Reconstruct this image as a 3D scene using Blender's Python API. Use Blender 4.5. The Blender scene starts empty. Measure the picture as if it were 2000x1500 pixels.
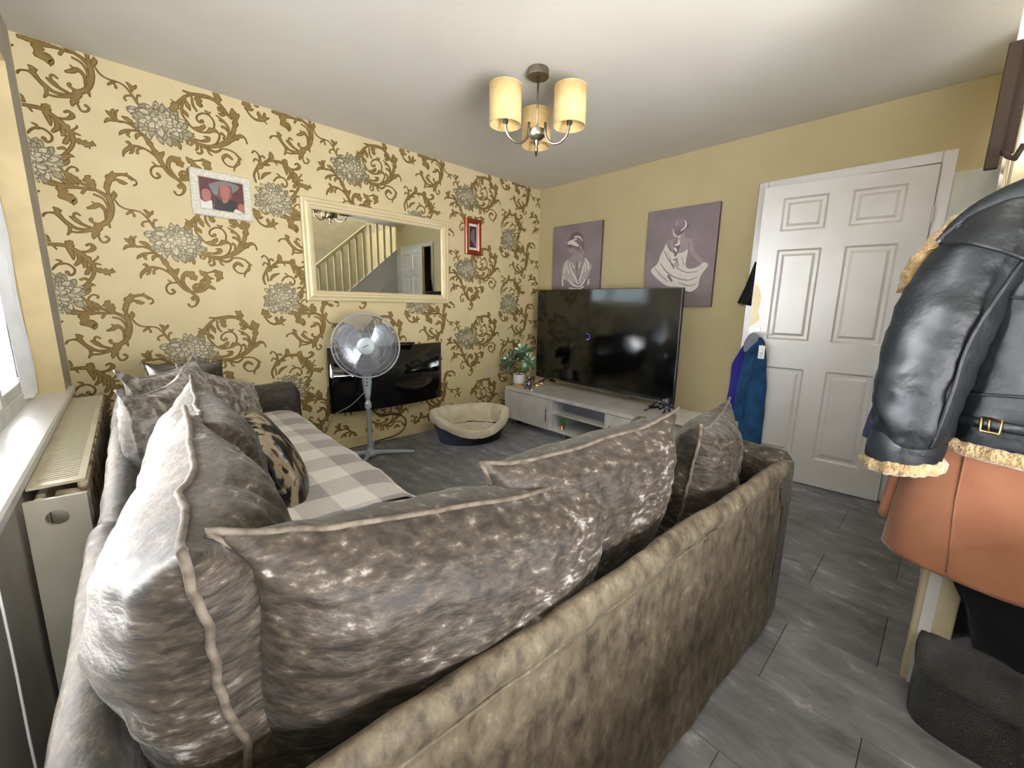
import bpy, math, random
from mathutils import Vector, Matrix, noise as mn
SC = bpy.context.scene
COL = SC.collection
PI = math.pi
R = math.radians
# ---------------------------------------------------------------- camera
cam = bpy.data.cameras.new('camera'); co = bpy.data.objects.new('camera', cam); COL.objects.link(co)
F = 796.436
cam.sensor_fit = 'HORIZONTAL'; cam.sensor_width = 36.0; cam.lens = 36.0 * F / 2000.0
cam.shift_x = -25.3 / 2000.0; cam.shift_y = -8.4 / 2000.0
cam.clip_start = 0.02; cam.clip_end = 100
_y, _p, _r = R(45.868), R(-10.378), R(1.2863)
fw = Vector((math.cos(_p) * math.cos(_y), math.cos(_p) * math.sin(_y), math.sin(_p)))
rt = Vector((math.sin(_y), -math.cos(_y), 0)); up = rt.cross(fw)
r2 = rt * math.cos(_r) + up * math.sin(_r); u2 = -rt * math.sin(_r) + up * math.cos(_r)
co.matrix_world = Matrix(((r2.x, u2.x, -fw.x, .259), (r2.y, u2.y, -fw.y, -3.272), (r2.z, u2.z, -fw.z, 1.181), (0, 0, 0, 1)))
SC.camera = co
# ---------------------------------------------------------------- world, lights, exposure
UPLIGHT_E = 500.0
W_STR, WIN_E, BACK_E, STAIRWELL_E = 0.8, 18500.0, 27.0, 10.0
world = bpy.data.worlds.new('sky'); SC.world = world; world.use_nodes = True
wn = world.node_tree.nodes; wl = world.node_tree.links
bg = wn['Background']; bg.inputs[0].default_value = (.80, .90, 1.0, 1); bg.inputs[1].default_value = W_STR
def area(name, loc, rot, sx, sy, energy, color=(1, 1, 1)):
    l = bpy.data.lights.new(name, 'AREA'); l.shape = 'RECTANGLE'; l.size = sx; l.size_y = sy; l.energy = energy; l.color = color
    o = bpy.data.objects.new(name, l); COL.objects.link(o); o.location = loc; o.rotation_euler = rot; return o
area('window_daylight', (-12.5, -2.2, 5.6), (0, R(-74), 0), 11.0, 14.0, WIN_E, (.96, .98, 1.0))
area('ceiling_fill', (-2.6, -1.5, .05), (0, R(-140), 0), 3.0, 5.0, UPLIGHT_E, (1.0, .98, .93))  # added fill lamp outside the window, aimed up to brighten the ceiling
area('back_fill', (.50, -4.05, 1.0), (R(148), 0, 0), 1.7, 1.0, BACK_E, (.98, .98, 1.0))  # added uplight behind the camera, bounced off the ceiling to lift the room
area('stairwell_fill', (2.8, -3.85, 4.3), (0, 0, 0), 1.2, .6, STAIRWELL_E, (1.0, .95, .87))  # added overhead lamp, out of view, for extra ambient light in the stairwell
SC.view_settings.view_transform = 'Standard'; SC.view_settings.look = 'None'
SC.view_settings.exposure = 2.95; SC.view_settings.gamma = 1.0; SC.view_settings.use_curve_mapping = False
cy = SC.cycles
cy.max_bounces = 10; cy.diffuse_bounces = 6; cy.glossy_bounces = 6; cy.transmission_bounces = 6; cy.transparent_max_bounces = 16
cy.use_denoising = True; cy.sample_clamp_indirect = 6.0; cy.caustics_reflective = False; cy.caustics_refractive = False
# ---------------------------------------------------------------- helpers
def lin(c):
    return tuple(((v / 255.) / 12.92 if v / 255. <= .04045 else ((v / 255. + .055) / 1.055) ** 2.4) for v in c) + (1.0,)
def mat(name, c, rough=.6, metal=0.0, c2=None, scale=8, detail=4, bump=0.0, bscale=60, sheen=0, spec=.5, coat=0, emit=None, estr=0, stretch=None, ramp=(.35, .65), dist=0, rnd=0, nr=.5):
    m = bpy.data.materials.new(name); m.use_nodes = True
    nt = m.node_tree; N = nt.nodes; L = nt.links; b = N['Principled BSDF']
    b.inputs['Base Color'].default_value = lin(c); b.inputs['Roughness'].default_value = rough; b.inputs['Metallic'].default_value = metal
    b.inputs['Specular IOR Level'].default_value = spec
    if sheen: b.inputs['Sheen Weight'].default_value = sheen; b.inputs['Sheen Roughness'].default_value = .4
    if coat: b.inputs['Coat Weight'].default_value = coat; b.inputs['Coat Roughness'].default_value = .08
    if emit: b.inputs['Emission Color'].default_value = lin(emit); b.inputs['Emission Strength'].default_value = estr
    tc = N.new('ShaderNodeTexCoord'); mp = N.new('ShaderNodeMapping'); L.new(tc.outputs['Object'], mp.inputs[0])
    if stretch: mp.inputs['Scale'].default_value = stretch
    if c2 is None: c2 = tuple(max(0, v * .93) for v in c)
    no = N.new('ShaderNodeTexNoise'); no.inputs['Scale'].default_value = scale; no.inputs['Detail'].default_value = detail; no.inputs['Distortion'].default_value = dist; no.inputs['Roughness'].default_value = nr
    L.new(mp.outputs[0], no.inputs['Vector'])
    cr = N.new('ShaderNodeValToRGB'); cr.color_ramp.elements[0].position = ramp[0]; cr.color_ramp.elements[1].position = ramp[1]
    cr.color_ramp.elements[0].color = lin(c); cr.color_ramp.elements[1].color = lin(c2)
    L.new(no.outputs['Fac'], cr.inputs[0]); last = cr.outputs[0]
    if rnd:
        oi = N.new('ShaderNodeObjectInfo'); mr = N.new('ShaderNodeMapRange'); mr.inputs[3].default_value = 1 - rnd; mr.inputs[4].default_value = 1 + rnd
        L.new(oi.outputs['Random'], mr.inputs[0]); hs = N.new('ShaderNodeHueSaturation'); L.new(last, hs.inputs['Color']); L.new(mr.outputs[0], hs.inputs['Value']); last = hs.outputs[0]
    L.new(last, b.inputs['Base Color'])
    if bump:
        n2 = N.new('ShaderNodeTexNoise'); n2.inputs['Scale'].default_value = bscale; n2.inputs['Detail'].default_value = 3; L.new(mp.outputs[0], n2.inputs['Vector'])
        bp = N.new('ShaderNodeBump'); bp.inputs['Strength'].default_value = bump; bp.inputs['Distance'].default_value = .01
        L.new(n2.outputs['Fac'], bp.inputs['Height']); L.new(bp.outputs[0], b.inputs['Normal'])
    return m
def cluster(m, sc, amt):
    "let the pile patches gather in some places and thin out in others"
    nt = m.node_tree; N = nt.nodes; L = nt.links; n1 = [n for n in N if n.type == 'TEX_NOISE'][0]; cr = [n for n in N if n.type == 'VALTORGB'][0]; tc = [n for n in N if n.type == 'TEX_COORD'][0]
    n2 = N.new('ShaderNodeTexNoise'); n2.inputs['Scale'].default_value = sc; n2.inputs['Detail'].default_value = 3; L.new(tc.outputs['Object'], n2.inputs['Vector'])
    ma = N.new('ShaderNodeMath'); ma.operation = 'MULTIPLY_ADD'; ma.inputs[1].default_value = amt; ma.inputs[2].default_value = -amt * .52; L.new(n2.outputs['Fac'], ma.inputs[0])
    ad = N.new('ShaderNodeMath'); ad.operation = 'ADD'; L.new(n1.outputs['Fac'], ad.inputs[0]); L.new(ma.outputs[0], ad.inputs[1]); L.new(ad.outputs[0], cr.inputs[0]); return m
def stops(m, cols):
    "replace the ramp of a mat() material with several (position, rgb) stops"
    cr = [n for n in m.node_tree.nodes if n.type == 'VALTORGB'][0].color_ramp
    while len(cr.elements) > 1: cr.elements.remove(cr.elements[-1])
    cr.elements[0].position = cols[0][0]; cr.elements[0].color = lin(cols[0][1])
    for p, c in cols[1:]:
        e = cr.elements.new(p); e.color = lin(c)
    return m
class MB:
    def __init__(s): s.v = []; s.f = []; s.uv = {}
    def add(s, vs, fs):
        k = len(s.v); s.v += [tuple(v) for v in vs]; s.f += [tuple(i + k for i in f) for f in fs]; return s
    def box(s, x0, x1, y0, y1, z0, z1, bev=0):
        if bev <= 0:
            s.add([(x, y, z) for x in (x0, x1) for y in (y0, y1) for z in (z0, z1)],
                  [(0, 1, 3, 2), (4, 6, 7, 5), (0, 4, 5, 1), (2, 3, 7, 6), (0, 2, 6, 4), (1, 5, 7, 3)])
        else:
            b = min(bev, (x1 - x0) * .49, (y1 - y0) * .49, (z1 - z0) * .49)
            vs = []; 
            for x, sx in ((x0, 1), (x1, -1)):
                for y, sy in ((y0, 1), (y1, -1)):
                    for z, sz in ((z0, 1), (z1, -1)):
                        vs += [(x, y + sy * b, z + sz * b), (x + sx * b, y, z + sz * b), (x + sx * b, y + sy * b, z)]
            I = lambda a, c, d, k: (a * 4 + c * 2 + d) * 3 + k
            fs = []
            for a in (0, 1):
                fs.append((I(a, 0, 0, 0), I(a, 1, 0, 0), I(a, 1, 1, 0), I(a, 0, 1, 0)))
                fs.append((I(0, a, 0, 1), I(1, a, 0, 1), I(1, a, 1, 1), I(0, a, 1, 1)))
                fs.append((I(0, 0, a, 2), I(1, 0, a, 2), I(1, 1, a, 2), I(0, 1, a, 2)))
                for c in (0, 1):
                    fs.append((I(a, c, 0, 0), I(a, c, 1, 0), I(a, c, 1, 1), I(a, c, 0, 1)))
                    fs.append((I(a, 0, c, 0), I(a, 1, c, 0), I(a, 1, c, 2), I(a, 0, c, 2)))
                    fs.append((I(0, a, c, 1), I(1, a, c, 1), I(1, a, c, 2), I(0, a, c, 2)))
                    for d in (0, 1): fs.append((I(a, c, d, 0), I(a, c, d, 1), I(a, c, d, 2)))
            s.add(vs, fs)
        return s
    def tube(s, pts, rad, n=10, caps=True, flat=None):
        pts = [Vector(p) for p in pts]; m = len(pts)
        if not hasattr(rad, '__len__'): rad = [rad] * m
        prev = None; rings = []
        for i, p in enumerate(pts):
            t = (pts[min(i + 1, m - 1)] - pts[max(i - 1, 0)]).normalized()
            if prev is None:
                a = Vector((0, 0, 1)) if abs(t.z) < .9 else Vector((1, 0, 0)); prev = (a - t * a.dot(t)).normalized()
            else: prev = (prev - t * prev.dot(t)).normalized()
            q = t.cross(prev); ring = []
            for k in range(n):
                an = 2 * PI * k / n; ca, sa = math.cos(an), math.sin(an)
                if flat: sa *= flat
                ring.append(p + (prev * ca + q * sa) * rad[i])
            rings.append(ring)
        vs = [v for r in rings for v in r]; fs = []
        for i in range(m - 1):
            for k in range(n):
                a = i * n + k; b = i * n + (k + 1) % n; fs.append((a, b, b + n, a + n))
        if caps: fs += [tuple(range(n - 1, -1, -1)), tuple((m - 1) * n + k for k in range(n))]
        return s.add(vs, fs)
    def lathe(s, prof, c=(0, 0, 0), n=28, cap=(True, True), ax=None):
        vs = []; fs = []; m = len(prof)
        for r, z in prof:
            for k in range(n):
                a = 2 * PI * k / n; vs.append(Vector((r * math.cos(a), r * math.sin(a), z)))
        if ax is not None:
            q = Vector((0, 0, 1)).rotation_difference(Vector(ax).normalized()); vs = [q @ v for v in vs]
        vs = [v + Vector(c) for v in vs]
        for i in range(m - 1):
            for k in range(n):
                a = i * n + k; b = i * n + (k + 1) % n; fs.append((a, b, b + n, a + n))
        if cap[0]: fs.append(tuple(range(n - 1, -1, -1)))
        if cap[1]: fs.append(tuple((m - 1) * n + k for k in range(n)))
        return s.add(vs, fs)
    def ball(s, c, r, n=12, sc=(1, 1, 1)):
        pr = [(max(1e-4, math.sin(PI * i / n)) , -math.cos(PI * i / n)) for i in range(n + 1)]
        k = len(s.v); s.lathe([(a * r, b * r) for a, b in pr], (0, 0, 0), n * 2)
        s.v[k:] = [(v[0] * sc[0] + c[0], v[1] * sc[1] + c[1], v[2] * sc[2] + c[2]) for v in s.v[k:]]
        return s
    def grid(s, P, closed_u=False, uv=None):
        "P: rows of points"
        n = len(P); m = len(P[0]); k = len(s.v)
        s.v += [tuple(p) for r in P for p in r]
        for i in range(n - 1):
            for j in range(m if closed_u else m - 1):
                j2 = (j + 1) % m; s.f.append((k + i * m + j, k + i * m + j2, k + (i + 1) * m + j2, k + (i + 1) * m + j))
        return s
    def build(s, name, m, parent=None, smooth=False, loc=None, angle=None):
        me = bpy.data.meshes.new(name); me.from_pydata(s.v, [], s.f); me.validate(); me.update()
        if isinstance(m, (list, tuple)):
            for x in m: me.materials.append(x)
        else: me.materials.append(m)
        o = bpy.data.objects.new(name, me); COL.objects.link(o)
        if smooth:
            me.polygons.foreach_set('use_smooth', [True] * len(me.polygons))
            if angle: 
                try: me.set_sharp_from_angle(angle=R(angle))
                except Exception: pass
        if parent is not None: o.parent = parent
        if loc is not None: o.location = loc
        return o
def tag(o, label=None, cat=None, group=None, kind=None):
    if label: o['label'] = label
    if cat: o['category'] = cat
    if group: o['group'] = group
    if kind: o['kind'] = kind
    return o
def empty(name, loc, label=None, cat=None, group=None, rot=(0, 0, 0)):
    o = bpy.data.objects.new(name, None); COL.objects.link(o); o.location = loc; o.rotation_euler = rot; o.empty_display_size = .05
    return tag(o, label, cat, group)
def struct(o): o['kind'] = 'structure'; return o
def cr_spline(pts, sub=5):
    "Catmull-Rom through points of any dimension"
    n = len(pts); out = []
    if n < 3:
        for i in range(n - 1):
            for k in range(sub): out.append(tuple(a + (b - a) * k / sub for a, b in zip(pts[i], pts[i + 1])))
        out.append(tuple(pts[-1])); return out
    for i in range(n - 1):
        p0 = pts[max(i - 1, 0)]; p1 = pts[i]; p2 = pts[i + 1]; p3 = pts[min(i + 2, n - 1)]
        for k in range(sub):
            t = k / sub
            out.append(tuple(.5 * ((2 * b) + (-a + c) * t + (2 * a - 5 * b + 4 * c - d) * t * t + (-a + 3 * b - 3 * c + d) * t ** 3) for a, b, c, d in zip(p0, p1, p2, p3)))
    out.append(tuple(pts[-1])); return out
def ribbon(pts, sub=4, grow=0.0, lobes=0.0):
    "2-D tapered stroke -> (verts2d, faces) with round ends"
    P = cr_spline(pts, sub); n = len(P); L = []; Rr = []; d = 0
    for i in range(n):
        a = P[max(i - 1, 0)]; b = P[min(i + 1, n - 1)]; tx, ty = b[0] - a[0], b[1] - a[1]; l = math.hypot(tx, ty) or 1e-6; tx /= l; ty /= l
        w = max(P[i][2] * .5, .0004) + grow
        if lobes and P[i][2] > lobes: w *= 1 + .22 * (1 if (i // 2) % 2 else -1)
        L.append((P[i][0] - ty * w, P[i][1] + tx * w)); Rr.append((P[i][0] + ty * w, P[i][1] - tx * w))
    vs = L + Rr; fs = [(i, i + 1, n + i + 1, n + i) for i in range(n - 1)]
    for e, sgn in ((0, -1), (n - 1, 1)):      # round ends
        a = P[max(e - 1, 0)]; b = P[min(e + 1, n - 1)]; tx, ty = (b[0] - a[0]), (b[1] - a[1]); l = math.hypot(tx, ty) or 1e-6
        tx, ty = tx / l * sgn, ty / l * sgn; w = max(P[e][2] * .5, .0004) + grow; k = len(vs); ring = []
        for q in range(1, 5):
            an = -PI / 2 + PI * q / 5; ring.append((P[e][0] + (tx * math.cos(an) - ty * math.sin(an)) * w, P[e][1] + (ty * math.cos(an) + tx * math.sin(an)) * w))
        vs += ring; A, B = (e, n + e)
        fs.append(tuple([n + e] + list(range(k, k + 4)) + [e]) if sgn > 0 else tuple([e] + list(range(k, k + 4)) + [n + e]))
    return vs, fs
A1='p S -542,1725 -626,1698 -649,1655 -645,1613 -621,1551 -588,1462 -547,1501 -508,1567 -476,1628 -467,1661 -502,1675;p S -447,1753 -497,1755 -541,1736 -514,1716 -486,1702 -467,1720;p D -545,1908 -616,1880 -646,1825 -656,1768 -638,1728 -583,1732 -526,1758 -446,1769 -430,1808 -463,1853 -497,1892;s W -534,1862,18.2 -590,1857,15.5 -633,1816,8.3;s W -452,1806,31.1 -480,1815,37 -538,1794,36.5 -581,1774,18.1;s W -479,1825,16 -549,1840,18.1;s D -564,1823,8.4 -607,1793,8.4;s G -608,1772,12 -625,1729,11.9 -669,1674,8.3;s W -513,1610,9.9 -537,1560,14.8;s W -617,1620,9.6 -600,1568,12.1;s M -569,1623,18.3 -580,1542,22 -587,1478,9.8;p G -452,1656 -403,1616 -380,1562 -379,1496 -412,1451 -487,1427 -596,1387 -541,1490 -501,1567 -476,1628;p G -670,1658 -726,1608 -759,1565 -739,1515 -721,1474 -696,1443 -603,1387 -619,1472 -636,1540 -652,1607;s W -439,1630,15.1 -420,1571,16.5 -416,1517,15.3;s W -477,1612,12.5 -510,1535,16.2 -572,1446,16 -596,1397,9.8;s W -441,1592,10.1 -475,1515,15.1;s W -684,1642,14.2 -714,1588,17.7 -724,1536,14.1;s W -673,1601,11.9 -650,1529,15.6 -614,1435,14.6;s W -687,1590,10.7 -685,1517,11.9;s W -402,1484,15.4 -390,1440,19.4 -400,1390,19.4;s W -730,1442,14.2 -729,1400,17.8;s W -478,1444,12.6 -524,1399,16.3 -604,1376,16 -658,1402,14.5 -689,1443,12;s W -490,1361,19 -605,1349,18.5 -666,1375,18.1;s M -545,1415,10 -603,1387,12.3 -637,1407,7.3'
A2='p S -1589,1740 -1651,1752 -1718,1734 -1746,1707 -1762,1646 -1815,1582 -1864,1531 -1853,1520 -1800,1553 -1743,1611 -1719,1655 -1689,1630 -1636,1631 -1574,1638 -1537,1669 -1526,1714 -1538,1732;s M -1532,1720,6.6 -1565,1661,9.2 -1595,1637,6.5;s M -1715,1698,8.8 -1713,1656,8.8 -1682,1634,5.1;s S -1647,1795,50.8 -1653,1734,51;p D -1611,1902 -1651,1897 -1686,1869 -1699,1832 -1679,1804 -1642,1777 -1610,1769 -1580,1796 -1562,1847 -1572,1883;s W -1666,1877,8.8 -1678,1852,16.3 -1671,1823,16.4 -1640,1802,10.2;s W -1568,1822,6.5 -1581,1784,13 -1612,1750,16.8 -1637,1760,10.2;s G -1603,1879,6.4 -1596,1843,9;p W -1519,1718 -1502,1666 -1478,1623 -1461,1566 -1428,1529 -1397,1501 -1426,1457 -1497,1402 -1565,1362 -1662,1354 -1759,1315 -1819,1352 -1827,1400 -1841,1448 -1884,1512 -1875,1537 -1845,1538 -1804,1510 -1754,1498 -1714,1509 -1703,1552 -1713,1649 -1676,1631 -1636,1628 -1582,1635 -1545,1663;s M -1510,1652,6.7 -1552,1580,9.3 -1620,1519,7.9 -1711,1472,6.4 -1807,1474,5;s M -1484,1552,6.8 -1540,1485,9.4 -1628,1431,7.9 -1737,1409,6.4 -1812,1431,5;s G -1436,1515,11.1 -1500,1448,16.4 -1568,1401,10.8;s M -1564,1446,24.1 -1596,1406,17.3;s G -1540,1638,6.7 -1574,1572,11.9;s G -1659,1392,10.5 -1741,1365,14 -1804,1376,10;s G -1667,1592,10.3 -1692,1528,11.5;s M -1575,1553,9.3 -1607,1507,11.9;s D -1605,1744,32.3 -1603,1695,39;s D -1632,1680,25.8 -1614,1651,45.5 -1611,1614,26.1;s D -1614,1582,39.2 -1632,1531,32.6;s W -1627,1730,6.4 -1630,1699,19.3 -1597,1693,6.5;s W -1603,1664,15.6 -1615,1645,13;s W -1584,1609,6.6 -1606,1589,13.1 -1638,1612,6.5;s W -1602,1564,13.1 -1612,1561,13.1'
A3='p B 698,1863 747,1887 796,1894 856,1878 814,1831 734,1804 709,1832;p K 655,1822 668,1841 695,1830 693,1813 655,1800;p T 749,1857 769,1872 796,1876 815,1865 816,1820 801,1789 761,1782 750,1796 739,1800;s F 684,1811,45.5 683,1778,40.6;s F 780,1852,52.4 778,1813,47.3;s F 778,1807,28.9 777,1773,29;s F 861,1759,38.3 859,1733,35.6;p W 645,1777 674,1755 710,1770 716,1711 645,1709;p N 730,1787 751,1777 774,1764 806,1793 837,1778 827,1751 806,1713 719,1710;p W 812,1714 826,1739 843,1734 873,1715;s N 713,1773,7.7 712,1712,6.7'
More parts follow.
